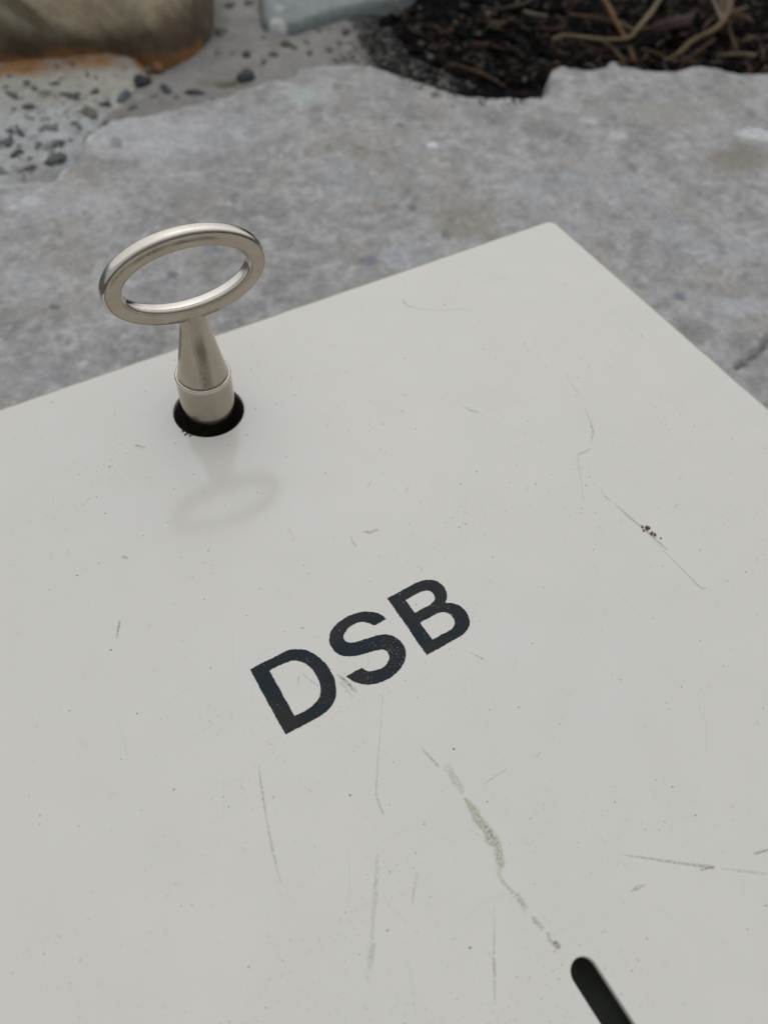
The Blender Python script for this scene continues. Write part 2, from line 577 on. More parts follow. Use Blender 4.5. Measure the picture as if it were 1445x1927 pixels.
# mortar bed between the stones
mortar_w = np.vstack([g2([(-200, 420), (60, 380), (300, 250), (520, 190), (700, 165), (820, 190)], -80),
                      g2([(800, 140), (770, 110), (740, 90), (715, 62), (712, 30), (780, -60), (900, -200), (400, -420), (-300, -300)], -80)])


def mortar_shape(x, y, d):
    return -79 + fbm(x, y, 50, 3, 61) * 2.5 + fbm(x, y, 12, 4, 62) * 0.9 + fbm(x, y, 3, 2, 63) * 0.3 - 8 * (1 - sstep(-6, 8, d + 5 * fbm(x, y, 14, 3, 66)))


def mortar_color(x, y, d, z):
    b = np.ones(x.shape + (3,)) * np.array([0.232, 0.222, 0.207])
    b = b * (1 + 0.12 * fbm(x, y, 40, 3, 71) + 0.22 * fbm(x, y, 8, 4, 72))[..., None]
    b = mixc(b, blob(x, y, 340, 150, 75, 45, -79, 5), (0.245, 0.234, 0.228), .6)
    b = mixc(b, blob(x, y, 420, 160, 55, 14, -79, 6), (0.15, 0.137, 0.105), .6)
    for k, (px, py, rx, ry) in enumerate([(412, 100, 10, 14), (400, 70, 18, 26), (520, 85, 20, 12), (420, 45, 14, 10), (650, 120, 30, 8)]):
        b = mixc(b, blob(x, y, px, py, rx, ry, -79, 80 + k), (0.13, 0.135, 0.125), .45)
    b = mixc(b, blob(x, y, 250, 140, 46, 36, -79, 41), (0.21, 0.16, 0.085), .75)
    b = mixc(b, blob(x, y, 300, 112, 60, 12, -79, 42), (0.16, 0.08, 0.03), .8)
    # damp dark soil worked into the mortar at its right end
    t = sstep(-0.15, 0.45, fbm(x, y, 12, 4, 75, 0.7) + 1.4 * (1 - sstep(0, 26, d)) * (x > 75) - 0.35)
    b = mixc(b, t * (x > 60), (0.02, 0.02, 0.02), .9)
    return b


mortar = stone_field('mortar_bed', mortar_w, 1.5, mortar_shape, mortar_color, MAT_MORTAR,
                     'rough grey brown mortar bed filling the joint between the stones', None, 'structure', margin=5)

# speckled stone at the left edge, rust stained along its upper side
speck_px = [(-90, 60), (-40, 50), (0, 40), (60, 40), (130, 40), (200, 50), (262, 70), (276, 108), (262, 130), (246, 150), (236, 172),
            (226, 196), (206, 218), (180, 240), (150, 280), (118, 318), (92, 344), (40, 360), (-60, 370), (-160, 300)]
speck_w = g2(speck_px, -74)


def speck_shape(x, y, d):
    return -75.5 + fbm(x, y, 60, 3, 91) * 1.6 + fbm(x, y, 14, 3, 92) * 0.8 + fbm(x, y, 4, 2, 93) * 0.3 - 6 * (1 - sstep(-6, 12, d + 6 * fbm(x, y, 12, 3, 94)))


def speck_color(x, y, d, z):
    b = np.ones(x.shape + (3,)) * np.array([0.335, 0.352, 0.345])
    b = b * (1 + 0.10 * fbm(x, y, 30, 3, 95) + 0.20 * fbm(x, y, 7, 4, 96))[..., None]
    b = mixc(b, sstep(0.1, 0.5, fbm(x, y, 24, 3, 97)), (0.27, 0.265, 0.24), .6)
    b = mixc(b, blob(x, y, 60, 315, 60, 26, -74, 6), (0.21, 0.205, 0.19), .6)
    b = mixc(b, sstep(0.38, 0.55, fbm(x, y, 8, 3, 98)), (0.09, 0.10, 0.10), .6)
    # beige then orange run-off stain under the boulder
    w = 0.5 * fbm(x, y, 22, 4, 99)
    for pts, wid, col, a in ((g2([(-60, 150), (40, 140), (110, 132), (170, 136), (215, 146), (240, 150)], -74), 34, (0.35, 0.33, 0.265), .6),
                             (g2([(-60, 128), (0, 116), (45, 114), (95, 108), (150, 104), (200, 104), (262, 106)], -74), 15, (0.27, 0.135, 0.045), .95)):
        dd = line_dist(x, y, pts) / wid + w
        b = mixc(b, 1 - sstep(0.15, 1.15, dd), col, a * (1 if wid > 20 else np.clip(0.7 + 1.2 * fbm(x, y, 16, 3, 88), 0, 1)))
    return b


speckled = stone_field('speckled_stone', speck_w, 1.3, speck_shape, speck_color, MAT_SPECK,
                       'pale grey stone with dark flecks and an orange rust stain, left of the slab', 'stone', margin=5)

# brown boulder in the upper left
boulder_px = [(-160, 118), (-60, 112), (0, 108), (60, 101), (130, 95), (200, 92), (255, 97), (300, 103), (340, 93), (372, 74), (391, 52),
              (400, 25), (403, 0), (396, -40), (370, -90), (300, -140), (150, -175), (-60, -165), (-220, -90), (-240, 60)]
boulder_w = g2(boulder_px, -73)


def build_boulder():
    """rounded stone: rings of the outline drawn in towards the middle as they rise"""
    P = []
    n = len(boulder_w)
    for i in range(n):
        p0, p1, p2, p3 = (boulder_w[k % n] for k in (i - 1, i, i + 1, i + 2))
        for t in np.linspace(0, 1, 14, endpoint=False):
            P.append(0.5 * ((2 * p1) + (-p0 + p2) * t + (2 * p0 - 5 * p1 + 4 * p2 - p3) * t * t + (-p0 + 3 * p1 - 3 * p2 + p3) * t ** 3))
    P = np.array(P)
    c = P.mean(0)
    rows = []
    th = np.concatenate([[-0.30, -0.12], np.linspace(0, pi / 2 * 0.995, 100)])
    for a in th:
        f = abs(cos(a)) ** 0.62
        xy = c + (P - c) * f
        z = -75.5 + 48 * (sin(a) if a > 0 else 1.2 * sin(a)) + np.zeros(len(P))
        rows.append(np.stack([xy[:, 0], xy[:, 1], z], 1))
    V = np.vstack(rows)
    X, Y = V[:, 0] + 0.8 * V[:, 2], V[:, 1] - 0.9 * V[:, 2]
    d = fbm(X, Y, 60, 3, 101) * 4.5 + fbm(X, Y, 17, 4, 102) * 1.3
    out = V - np.array([*c, -95.0])
    out /= np.linalg.norm(out, axis=1)[:, None]
    V = V + out * (d * 0.8)[:, None]
    m_ = len(P)
    idx = np.arange(len(V)).reshape(len(th), m_)
    nxt = np.roll(idx, -1, 1)
    F = np.stack([idx[:-1], nxt[:-1], nxt[1:], idx[1:]], -1).reshape(-1, 4)
    me = mesh('brown_boulder', V, F)
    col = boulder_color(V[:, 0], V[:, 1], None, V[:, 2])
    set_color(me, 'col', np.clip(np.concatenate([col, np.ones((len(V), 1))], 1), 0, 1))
    o = link('brown_boulder', me, MAT_BOULDER)
    tag(o, 'rounded olive brown boulder with a dark rusty underside in the upper left corner', 'stone')


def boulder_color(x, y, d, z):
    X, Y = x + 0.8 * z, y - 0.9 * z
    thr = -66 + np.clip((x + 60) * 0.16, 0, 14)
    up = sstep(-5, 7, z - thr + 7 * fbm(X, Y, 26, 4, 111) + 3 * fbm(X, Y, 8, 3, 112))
    b = np.ones(x.shape + (3,)) * np.array([0.088, 0.062, 0.038])  # dark lower flank: brown stain with its downward shading painted in
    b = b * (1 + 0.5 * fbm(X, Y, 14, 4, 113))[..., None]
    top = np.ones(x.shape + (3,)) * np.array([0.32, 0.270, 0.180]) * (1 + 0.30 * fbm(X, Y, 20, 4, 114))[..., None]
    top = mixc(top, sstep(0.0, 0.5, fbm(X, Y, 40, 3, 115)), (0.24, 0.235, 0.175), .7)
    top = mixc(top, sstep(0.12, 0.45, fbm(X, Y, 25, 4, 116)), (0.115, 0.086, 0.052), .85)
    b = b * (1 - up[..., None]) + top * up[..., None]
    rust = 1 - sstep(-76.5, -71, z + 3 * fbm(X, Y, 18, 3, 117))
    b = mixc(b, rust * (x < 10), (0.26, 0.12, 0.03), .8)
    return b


build_boulder()

# blue grey stone at the top
blue_px = [(484, -20), (486, 20), (489, 42), (496, 53), (530, 59), (562, 58), (600, 44), (650, 28), (705, 14), (748, 2), (790, -30), (740, -120), (560, -130), (500, -80)]
blue_w = g2(blue_px, -76)


def blue_shape(x, y, d):
    return -76 + 3.5 * sstep(-0.5, 5, d + 1.5 * fbm(x, y, 12, 3, 121)) + fbm(x, y, 50, 3, 122) * 1.6 + fbm(x, y, 8, 3, 123) * .3 - 8 * (1 - sstep(-1.5, 1.2, d))


def blue_color(x, y, d, z):
    b = np.ones(x.shape + (3,)) * np.array([0.185, 0.212, 0.215])
    b = b * (1 + 0.16 * fbm(x, y, 20, 4, 124))[..., None]
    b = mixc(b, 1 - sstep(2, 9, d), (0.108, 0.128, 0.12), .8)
    b = mixc(b, blob(x, y, 522, 33, 20, 10, -70, 4), (0.42, 0.42, 0.41), .9)
    b = mixc(b, blob(x, y, 527, 4, 12, 7, -70, 5), (0.34, 0.34, 0.34), .7)
    return b


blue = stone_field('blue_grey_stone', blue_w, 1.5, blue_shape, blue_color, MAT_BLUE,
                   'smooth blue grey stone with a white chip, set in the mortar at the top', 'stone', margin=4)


# ------------------------------------------------------------------ pebbles and flecks
def lump(name, cx, cy, cz, a, b, h, rot, color, material, parent, seed, sub=2, rough=0.18):
    bm = bmesh.new()
    bmesh.ops.create_icosphere(bm, subdivisions=sub, radius=1.0)
    r = random.Random(seed)
    ph = [(Vector((r.uniform(-1, 1), r.uniform(-1, 1), r.uniform(-1, 1))).normalized(), r.uniform(.4, 1), r.uniform(1.5, 3.2), r.uniform(0, 6)) for _ in range(7)]
    for v in bm.verts:
        n = v.co.normalized()
        k = 1 + rough * sum(w * sin(f * n.dot(dv) * 2 + p) for dv, w, f, p in ph) / 3
        v.co = n * k
        x, y = v.co.x * a, v.co.y * b
        v.co = Vector((cx + x * cos(rot) - y * sin(rot), cy + x * sin(rot) + y * cos(rot), cz + v.co.z * h + LIFT)) * MM
    me = bpy.data.meshes.new(name)
    bm.to_mesh(me)
    bm.free()
    set_color(me, 'col', [(*color, 1)] * len(me.vertices))
    return link(name, me, material, parent)


def px_lump(name, px, py, rx, ry, rot, z, h, color, material, parent, seed, rough=0.2):
    """pebble whose footprint on the ground covers radii rx, ry (photograph pixels) at that spot"""
    c = ground(px, py, z)
    e = ground(px + rx * cos(rot), py + rx * sin(rot), z) - c
    g = ground(px - ry * sin(rot), py + ry * cos(rot), z) - c
    a = float(np.hypot(*e[:2]))
    b = float(np.hypot(*g[:2]))
    th = math.atan2(e[1], e[0])
    # keep the second axis square to the first
    b = max(0.6, abs(-sin(th) * g[0] + cos(th) * g[1]))
    lump(name, c[0], c[1], z - h * 0.15, a, b, h, th, color, material, parent, seed, 2, rough)


MAT_PEB = stone_material('pebble_stone', 1.0, 0.6, 0.0, 0.3)
K = (0.022, 0.024, 0.03)
BLUEBLACK = (0.035, 0.045, 0.055)
TAN = (0.13, 0.115, 0.08)
for i, (px, py, rx, ry, rot, h, col) in enumerate([
        (268, 153, 16, 11, 0.15, 4, K), (297, 129, 13, 9, -0.2, 4, (0.17, 0.085, 0.035)), (281, 131, 8, 6, 0, 3, (0.09, 0.095, 0.07)),
        (314, 172, 18, 8, 0.9, 3.5, BLUEBLACK), (368, 178, 24, 6, 0.12, 3, K), (461, 145, 13, 12, 0.3, 5, (0.025, 0.03, 0.04)),
        (424, 158, 24, 8, -0.3, 2.5, TAN), (417, 61, 13, 9, 0.2, 3, (0.06, 0.062, 0.055)), (464, 101, 8, 6, 0, 2.5, (0.055, 0.055, 0.05)),
        (540, 85, 12, 7, 0.5, 3, (0.07, 0.06, 0.035)), (553, 92, 9, 6, 0.2, 2.5, (0.05, 0.05, 0.035)), (514, 103, 9, 6, -0.2, 2.5, (0.075, 0.062, 0.04)),
        (583, 100, 7, 6, 0, 2, (0.065, 0.06, 0.05)), (494, 72, 11, 5, 0, 1.8, (0.10, 0.11, 0.095)), (232, 186, 16, 9, -1.0, 3, (0.06, 0.075, 0.085)),
        (235, 134, 10, 9, 0.3, 3, (0.06, 0.06, 0.065)), (409, 102, 6, 8, 0, 2, (0.09, 0.095, 0.09)), (437, 100, 7, 5, 0, 1.8, (0.12, 0.12, 0.115)),
        (497, 115, 6, 5, 0, 1.8, (0.1, 0.105, 0.095)), (620, 92, 7, 6, 0, 2, (0.11, 0.105, 0.09)), (651, 59, 8, 6, 0.2, 2.5, (0.055, 0.055, 0.055)),
        (600, 58, 7, 5, 0, 2, (0.10, 0.095, 0.08)), (433, 10, 9, 7, 0.4, 2.5, (0.085, 0.08, 0.07)), (470, 6, 9, 7, 0.4, 2.5, (0.10, 0.08, 0.06)),
        (578, 80, 8, 4, 0.6, 1.8, (0.12, 0.12, 0.10)), (640, 80, 6, 6, 0, 2, (0.13, 0.125, 0.115)), (330, 185, 9, 6, 0.2, 2.5, (0.12, 0.115, 0.085)),
        (292, 180, 8, 5, -0.7, 2.5, (0.19, 0.19, 0.175)), (250, 205, 12, 5, -0.3, 2.5, (0.08, 0.075, 0.06)), (262, 190, 13, 9, -0.4, 3, (0.26, 0.27, 0.26))]):
    px_lump('pebble', px, py, rx, ry, rot, -78.5, h, col, MAT_PEB, mortar, 100 + i)

for i, (px, py, rx, ry, rot, col) in enumerate([
        (138, 181, 17, 9, 0.45, (0.045, 0.058, 0.062)), (170, 210, 16, 9, 0.6, (0.10, 0.095, 0.085)), (55, 199, 12, 5, 0.25, (0.045, 0.055, 0.055)),
        (12, 268, 15, 9, 0.1, (0.05, 0.055, 0.07)), (34, 288, 14, 6, -0.5, (0.03, 0.035, 0.05)), (22, 247, 9, 6, -0.2, (0.035, 0.055, 0.05)),
        (38, 247, 11, 5, 1.0, (0.03, 0.04, 0.05)), (92, 240, 20, 7, 0.05, (0.12, 0.13, 0.115)), (110, 273, 12, 6, 0.25, (0.05, 0.06, 0.065)),
        (104, 297, 18, 9, 0.15, (0.07, 0.075, 0.07)), (58, 315, 11, 6, -0.4, (0.05, 0.055, 0.06)), (73, 274, 5, 7, 0.1, (0.11, 0.115, 0.11)),
        (22, 178, 17, 4, 0.4, (0.07, 0.08, 0.08)), (144, 234, 9, 6, 0.8, (0.13, 0.115, 0.11)), (198, 193, 9, 5, -0.3, (0.06, 0.07, 0.08)),
        (103, 157, 10, 5, 0.2, (0.05, 0.06, 0.055)), (178, 172, 8, 5, 0.1, (0.06, 0.06, 0.05)), (65, 166, 7, 4, 0, (0.06, 0.07, 0.065)),
        (52, 156, 7, 4, 0, (0.07, 0.07, 0.065)), (85, 175, 10, 6, 0.1, (0.16, 0.17, 0.16)), (40, 320, 9, 5, 0, (0.15, 0.14, 0.13)),
        (137, 121, 6, 5, 0, (0.12, 0.10, 0.07)), (108, 124, 7, 5, 0, (0.15, 0.14, 0.11)), (163, 140, 7, 6, 0, (0.14, 0.12, 0.08)),
        (200, 232, 7, 4, -0.8, (0.06, 0.06, 0.06)), (3, 322, 12, 6, 0, (0.16, 0.14, 0.12)), (60, 222, 9, 4, 0.1, (0.17, 0.18, 0.175))]):
    gc = ground(px, py, -73.6)
    zz = float(speck_shape(np.array([gc[0]]), np.array([gc[1]]), np.array([20.0]))[0])
    px_lump('fleck', px, py, rx * .92, ry * .92, rot, zz, 0.9, tuple(v * .95 + .012 for v in col), MAT_PEB, speckled, 300 + i, 0.75)


fr = random.Random(12)
n_f = 0
while n_f < 60:
    px, py = fr.uniform(-5, 215), fr.uniform(140, 335)
    gc = ground(px, py, -75.5)
    if poly_dist(np.array([gc[0]]), np.array([gc[1]]), speck_w)[0] < 6: continue
    n_f += 1
    zz = float(speck_shape(np.array([gc[0]]), np.array([gc[1]]), np.array([20.0]))[0])
    v = fr.choice([.05, .08, .13, .2])
    lump('fleck', gc[0], gc[1], zz, fr.uniform(.7, 2.4), fr.uniform(.5, 1.3), 0.5, fr.uniform(0, 3), (v, v * 1.05, v * 1.03), MAT_PEB, speckled, 800 + n_f, 1, 0.6)

# ------------------------------------------------------------------ soil with straw
def soil_h(x, y):
    return -84 + fbm(x, y, 60, 3, 201) * 5 + fbm(x, y, 14, 3, 202) * 2.5


soil_poly = np.vstack([g2([(640, 190), (760, 230), (1000, 260), (1240, 220), (1500, 210)], -84), [[600, 150], [760, 420], [520, 800], [100, 760]], g2([(560, -220), (660, 60)], -84)])


def soil_shape(x, y, d):
    return soil_h(x, y) + fbm(x, y, 4, 2, 203) * 1.0


MAT_SOILC = stone_material('peat_soil', 1.2, 0.95, 0.0, 0.9, 0.08)
soil = stone_field('soil', soil_poly, 3.0, soil_shape,
                   lambda x, y, d, z: np.ones(x.shape + (3,)) * np.array([0.004, 0.004, 0.004]) * (1 + 0.5 * fbm(x, y, 15, 3, 204))[..., None],
                   MAT_SOILC, 'black crumbly soil behind the slab', None, 'structure')


def clods(name, n, region, size, colors, seed, zoff=0.0, flat=0.8, hfun=soil_h):
    r = np.random.default_rng(seed)
    bm = bmesh.new()
    bmesh.ops.create_icosphere(bm, subdivisions=1, radius=1.0)
    base = np.array([v.co[:] for v in bm.verts])
    F = np.array([[v.index for v in f.verts] for f in bm.faces])
    bm.free()
    P = np.asarray(region)
    V, FF, CC = [], [], []
    cnt = 0
    tries = 0
    while cnt < n and tries < 60:
        tries += 1
        xs = r.uniform(P[:, 0].min(), P[:, 0].max(), n)
        ys = r.uniform(P[:, 1].min(), P[:, 1].max(), n)
        ok = poly_dist(xs, ys, P) > 0
        for x, y in zip(xs[ok], ys[ok]):
            if cnt >= n: break
            s = size[0] * (size[1] / size[0]) ** (r.random() ** 1.8)
            A = r.normal(size=(3, 3))
            Q, _ = np.linalg.qr(A)
            sc = np.array([1, r.uniform(.5, 1), r.uniform(.4, .9)]) * s
            v = base * (1 + r.normal(size=(len(base), 1)) * 0.17) * sc
            v = v @ Q.T
            v[:, 2] *= flat
            h = float(hfun(np.array([x]), np.array([y]))[0])
            v = v + [x, y, h + zoff + s * 0.25]
            V.append(v)
            FF.append(F + cnt * len(base))
            c = np.array(colors[r.integers(len(colors))]) * r.uniform(.6, 1.3)
            CC.append(np.tile([*c, 1], (len(base), 1)))
            cnt += 1
    me = mesh(name, np.vstack(V), np.vstack(FF))
    set_color(me, 'col', np.vstack(CC))
    return link(name, me, MAT_CLOD)


MAT_CLOD = stone_material('soil_crumb', 2.0, 0.9, 0.0, 0.6, 0.12)
soil_vis = np.vstack([g2([(735, 90), (780, 150), (850, 180), (960, 200), (1040, 190), (1060, 140), (1240, 142), (1500, 150), (1560, -160), (700, -160), (700, 20)], -84)])
DK = [(0.006, 0.006, 0.006), (0.012, 0.009, 0.007), (0.008, 0.008, 0.010), (0.020, 0.013, 0.009), (0.004, 0.004, 0.004), (0.007, 0.006, 0.006)]
o = clods('soil_crumbs', 5200, soil_vis, (1.2, 6.0), DK, 5)
tag(o, 'loose black soil crumbs and bark bits behind the slab', None, None, 'stuff')
o = clods('soil_grit', 420, soil_vis, (0.8, 2.6), [(0.10, 0.095, 0.09), (0.16, 0.15, 0.14), (0.07, 0.05, 0.035), (0.09, 0.04, 0.025), (0.22, 0.21, 0.20)], 6, 4.0)
tag(o, 'pale grit and reddish bark scattered over the black soil', None, None, 'stuff')
fringe = g2([(690, 40), (735, 60), (770, 110), (830, 140), (900, 165), (870, 182), (800, 165), (745, 142), (700, 118), (675, 80)], -78)
o = clods('edge_grit', 900, fringe, (0.6, 2.4), [(0.13, 0.127, 0.12), (0.015, 0.015, 0.015), (0.04, 0.038, 0.036), (0.09, 0.085, 0.08), (0.02, 0.02, 0.02), (0.17, 0.165, 0.155)], 9, 0.0, 0.7,
          lambda x, y: np.full(x.shape, -77.0) + fbm(x, y, 12, 3, 62) * 1.5)
tag(o, 'mixed pale and black grit where the mortar meets the soil', None, None, 'stuff')


spill = g2([(620, 95), (660, 50), (700, 20), (740, 60), (790, 110), (850, 135), (920, 160), (1000, 165), (1040, 150), (1010, 215), (930, 215), (850, 205), (770, 175), (700, 140), (655, 110)], -74)
o = clods('spilled_crumbs', 480, spill, (0.4, 1.3), [(0.012, 0.011, 0.011), (0.02, 0.016, 0.013), (0.03, 0.028, 0.026), (0.012, 0.012, 0.012), (0.08, 0.075, 0.07)], 15, 0.0, 0.7,
          lambda x, y: np.where(poly_dist(x, y, slab_w) > 1.5, slab_shape(x, y, np.full(x.shape, 6.0)), mortar_shape(x, y, np.full(x.shape, 12.0))))
tag(o, 'black soil crumbs spilled over the edges of the slab and mortar', None, None, 'stuff')


def tube(pts, radii, seg=7, flat=1.0):
    """swept tube through 3-d points (mm)"""
    P = np.asarray(pts, float)
    # Catmull-Rom resample
    Q, Rr = [], []
    n = len(P)
    for i in range(n - 1):
        p0, p1, p2, p3 = P[max(i - 1, 0)], P[i], P[i + 1], P[min(i + 2, n - 1)]
        for t in np.linspace(0, 1, 6, endpoint=False):
            Q.append(0.5 * ((2 * p1) + (-p0 + p2) * t + (2 * p0 - 5 * p1 + 4 * p2 - p3) * t * t + (-p0 + 3 * p1 - 3 * p2 + p3) * t ** 3))
            Rr.append(radii[i] * (1 - t) + radii[i + 1] * t)
    Q.append(P[-1]); Rr.append(radii[-1])
    Q = np.array(Q)
    V, F = [], []
    up = np.array([0, 0, 1.0])
    for i, (q, r) in enumerate(zip(Q, Rr)):
        tdir = Q[min(i + 1, len(Q) - 1)] - Q[max(i - 1, 0)]
        tdir /= np.linalg.norm(tdir) + 1e-9
        s = np.cross(tdir, up); s /= np.linalg.norm(s) + 1e-9
        u = np.cross(s, tdir)
        for k in range(seg):
            a = 2 * pi * k / seg
            rr = r * (1 + 0.12 * sin(3 * a + i * 0.7))
            V.append(q + (s * cos(a) + u * sin(a) * flat) * rr)
        if i:
            b = (i - 1) * seg
            for k in range(seg):
                F.append([b + k, b + (k + 1) % seg, b + seg + (k + 1) % seg, b + seg + k])
    F.append(list(range(seg))[::-1])
    F.append([(len(Q) - 1) * seg + k for k in range(seg)])
    return V, F


def straw_material():
    m = Mat('dry_straw')
    at = m.attr('col')
    # streaks along the stalk are noise stretched by the stalk's length
    n = m.rng(m.noise(700, 4, 0.7), 0.3, 0.7, 0.6, 1.25)
    cc = m.n('ShaderNodeCombineColor')
    for i in range(3): m.l(n, cc.inputs[i])
    c = m.mix(1.0, at.outputs['Color'], cc.outputs[0], 'MULTIPLY')
    m.set('Base Color', c)
    m.set('Roughness', 0.7)
    m.set('Specular IOR Level', 0.2)
    m.bump(m.noise(1200, 3, 0.6), 0.4, 0.0005)
    return m.m


MAT_STRAW = straw_material()
straws = [
    ('pale straw stalk bent at a sharp elbow, lying on the soil near the slab', [(1040, 76, 3), (1062, 66, 6), (1130, 73, 8), (1180, 71, 9), (1200, 52, 11), (1225, 22, 12), (1252, -20, 12)], [2.2, 2.0, 1.8, 2.0, 2.2, 2.2, 2.0], (0.15, 0.115, 0.072)),
    ('orange brown stalk leaning on the elbow of the bent straw', [(1128, -12, 14), (1142, 6, 13), (1158, 38, 11), (1178, 72, 8)], [2.3, 2.4, 2.0, 1.8], (0.15, 0.085, 0.04)),
    ('frayed straw running up to the root tuft on the right', [(1248, 114, 2), (1275, 100, 6), (1305, 74, 10), (1335, 60, 12), (1358, 42, 15), (1372, 10, 16), (1378, -30, 15)], [1.2, 1.8, 2.2, 2.4, 2.6, 3.0, 2.6], (0.125, 0.088, 0.05)),
    ('grey straw crossing behind the root tuft', [(1336, -20, 18), (1346, 8, 17), (1360, 40, 15)], [1.8, 1.8, 1.6], (0.17, 0.15, 0.14)),
    ('short twig pointing right from the root tuft', [(1370, 24, 14), (1388, 18, 14), (1408, 12, 13)], [2.4, 1.8, 0.8], (0.14, 0.09, 0.05)),
    ('forked twig end to the right of the root tuft', [(1366, 20, 13), (1395, 28, 12), (1418, 40, 11)], [2.2, 1.7, 0.8], (0.13, 0.085, 0.05)),
    ('root hanging down from the root tuft toward the slab', [(1368, 40, 12), (1376, 66, 7), (1386, 94, 3)], [2.0, 1.5, 1.1], (0.105, 0.07, 0.042)),
    ('thin dark root just below the frayed straw', [(1280, 116, 2), (1310, 98, 5), (1345, 72, 8)], [1.3, 1.6, 1.2], (0.07, 0.05, 0.035)),
    ('thick pale straw stub lying by the slab edge on the right', [(1348, 104, 2), (1385, 101, 4), (1422, 104, 3)], [1.2, 2.3, 2.2], (0.12, 0.095, 0.065)),
    ('brown root sloping down from the bent straw toward the slab', [(1128, 74, 5), (1155, 92, 4), (1178, 120, 1)], [1.4, 1.8, 1.4], (0.10, 0.075, 0.05)),
    ('short brown stub right of the sloping root', [(1184, 88, 5), (1196, 118, 1)], [1.8, 2.0], (0.10, 0.068, 0.045)),
    ('dull brown straw above the bent stalk', [(1070, 26, 7), (1120, 32, 8), (1162, 44, 7), (1190, 56, 6)], [1.3, 1.9, 1.7, 1.2], (0.075, 0.05, 0.03)),
    ('long dark root across the top of the soil', [(905, 18, 5), (950, 14, 7), (990, 4, 8), (1010, -12, 8)], [1.2, 1.8, 1.6, 1.4], (0.05, 0.036, 0.028)),
    ('small grey twig end near the top of the soil', [(985, 20, 5), (1005, 26, 6), (1030, 30, 4)], [1.5, 2.0, 1.2], (0.14, 0.12, 0.10)),
    ('thin reddish root lying on the edge of the slab', [(845, 118, 4), (880, 128, 4), (915, 142, 3), (950, 162, 1)], [0.9, 1.2, 1.2, 0.8], (0.08, 0.045, 0.03)),
    ('pale splinter standing beside the reddish root', [(902, 136, 2), (910, 112, 8)], [1.6, 1.0], (0.09, 0.078, 0.07)),
    ('slender arched root left of the root tuft', [(1322, 62, 8), (1330, 42, 12), (1352, 28, 14)], [0.8, 1.0, 1.0], (0.10, 0.07, 0.045)),
    ('dark twig behind the elbow of the bent straw', [(1165, 40, 6), (1195, 55, 6), (1222, 50, 6)], [1.6, 2.0, 1.2], (0.095, 0.06, 0.032)),
    ('dim root lying between the two stalks at the slab edge', [(1205, 90, 3), (1232, 98, 3), (1255, 110, 2)], [1.0, 1.5, 1.0], (0.065, 0.05, 0.038)),
]
for label, pts, rad, col in straws:
    P3 = [ground(x, y, -80 + h) for x, y, h in pts]
    rad = [r * 0.72 for r in rad]
    V, F = tube(P3, rad, 8, 0.75)
    me = mesh('straw', V, F)
    a = np.array(V)
    cc = np.array(col)[None] * np.array([0.95, 0.92, 0.80]) * (1 + 0.3 * fbm(a[:, 0], a[:, 1], 14, 3, 231))[:, None]
    set_color(me, 'col', np.concatenate([cc, np.ones((len(a), 1))], 1))
    o = link('straw', me, MAT_STRAW)
    cat = 'root' if 'root' in label.split(' ')[1:3] or ' root ' in label[:16] else ('twig' if 'twig' in label[:20] or 'splinter' in label[:16] else 'straw')
    o.name = cat
    tag(o, label, cat, 'straw and roots on the dark soil')

# root tuft: many fine fibres growing from one spot
bV, bF = [], []
r = random.Random(4)
for k in range(26):
    sx, sy = 1366 + r.uniform(-9, 9), 18 + r.uniform(-16, 20)
    ang = r.choice([-1.9, -1.6, -1.3, 2.4, 1.9, 0.2, 2.7]) + r.uniform(-.35, .35)
    ln = r.uniform(16, 44)
    pts = [ground(sx, sy, -68), ground(sx + cos(ang) * ln * .5 + r.uniform(-4, 4), sy + sin(ang) * ln * .5, -66), ground(sx + cos(ang) * ln, sy + sin(ang) * ln, -72)]
    V, F = tube(pts, [1.0, 0.7, 0.35], 5)
    off = len(bV)
    bV += list(V); bF += [[i + off for i in f] for f in F]
me = mesh('root_tuft', bV, bF)
a = np.array(bV)
set_color(me, 'col', np.concatenate([np.array([0.13, 0.09, 0.05])[None] * (1 + 0.5 * fbm(a[:, 0], a[:, 1], 6, 3, 233))[:, None], np.ones((len(a), 1))], 1))
tag(link('root_tuft', me, MAT_STRAW), 'bushy tan root tuft at the top right of the soil', 'root tuft')

# fine rootlets, uncountable
bV, bF, bC = [], [], []
for k in range(380):
    px, py = r.uniform(735, 1500), r.uniform(-120, 150)
    lim = 128 if px > 1040 else 60 + (px - 735) * 0.4
    if py > lim: continue
    ang = r.uniform(0, pi)
    ln = r.uniform(8, 46)
    z0 = -80 + r.uniform(-1, 5)
    b = r.uniform(-.5, .5)
    pts = [ground(px, py, z0), ground(px + cos(ang) * ln * .5, py + sin(ang) * ln * .25, z0 + r.uniform(0, 4)), ground(px + cos(ang + b) * ln, py + sin(ang + b) * ln * .5, z0)]
    rr = r.uniform(.25, .8)
    V, F = tube(pts, [rr, rr, rr * .5], 5)
    off = len(bV)
    bV += list(V); bF += [[i + off for i in f] for f in F]
    c = np.array(r.choice([(0.05, 0.036, 0.025), (0.09, 0.06, 0.035), (0.03, 0.022, 0.018), (0.10, 0.085, 0.065), (0.07, 0.03, 0.02), (0.12, 0.065, 0.035)]))
    bC += [(*c, 1)] * len(V)
me = mesh('rootlets', bV, bF)
set_color(me, 'col', bC)
tag(link('rootlets', me, MAT_STRAW), 'fine dry rootlets tangled through the black soil', None, None, 'stuff')

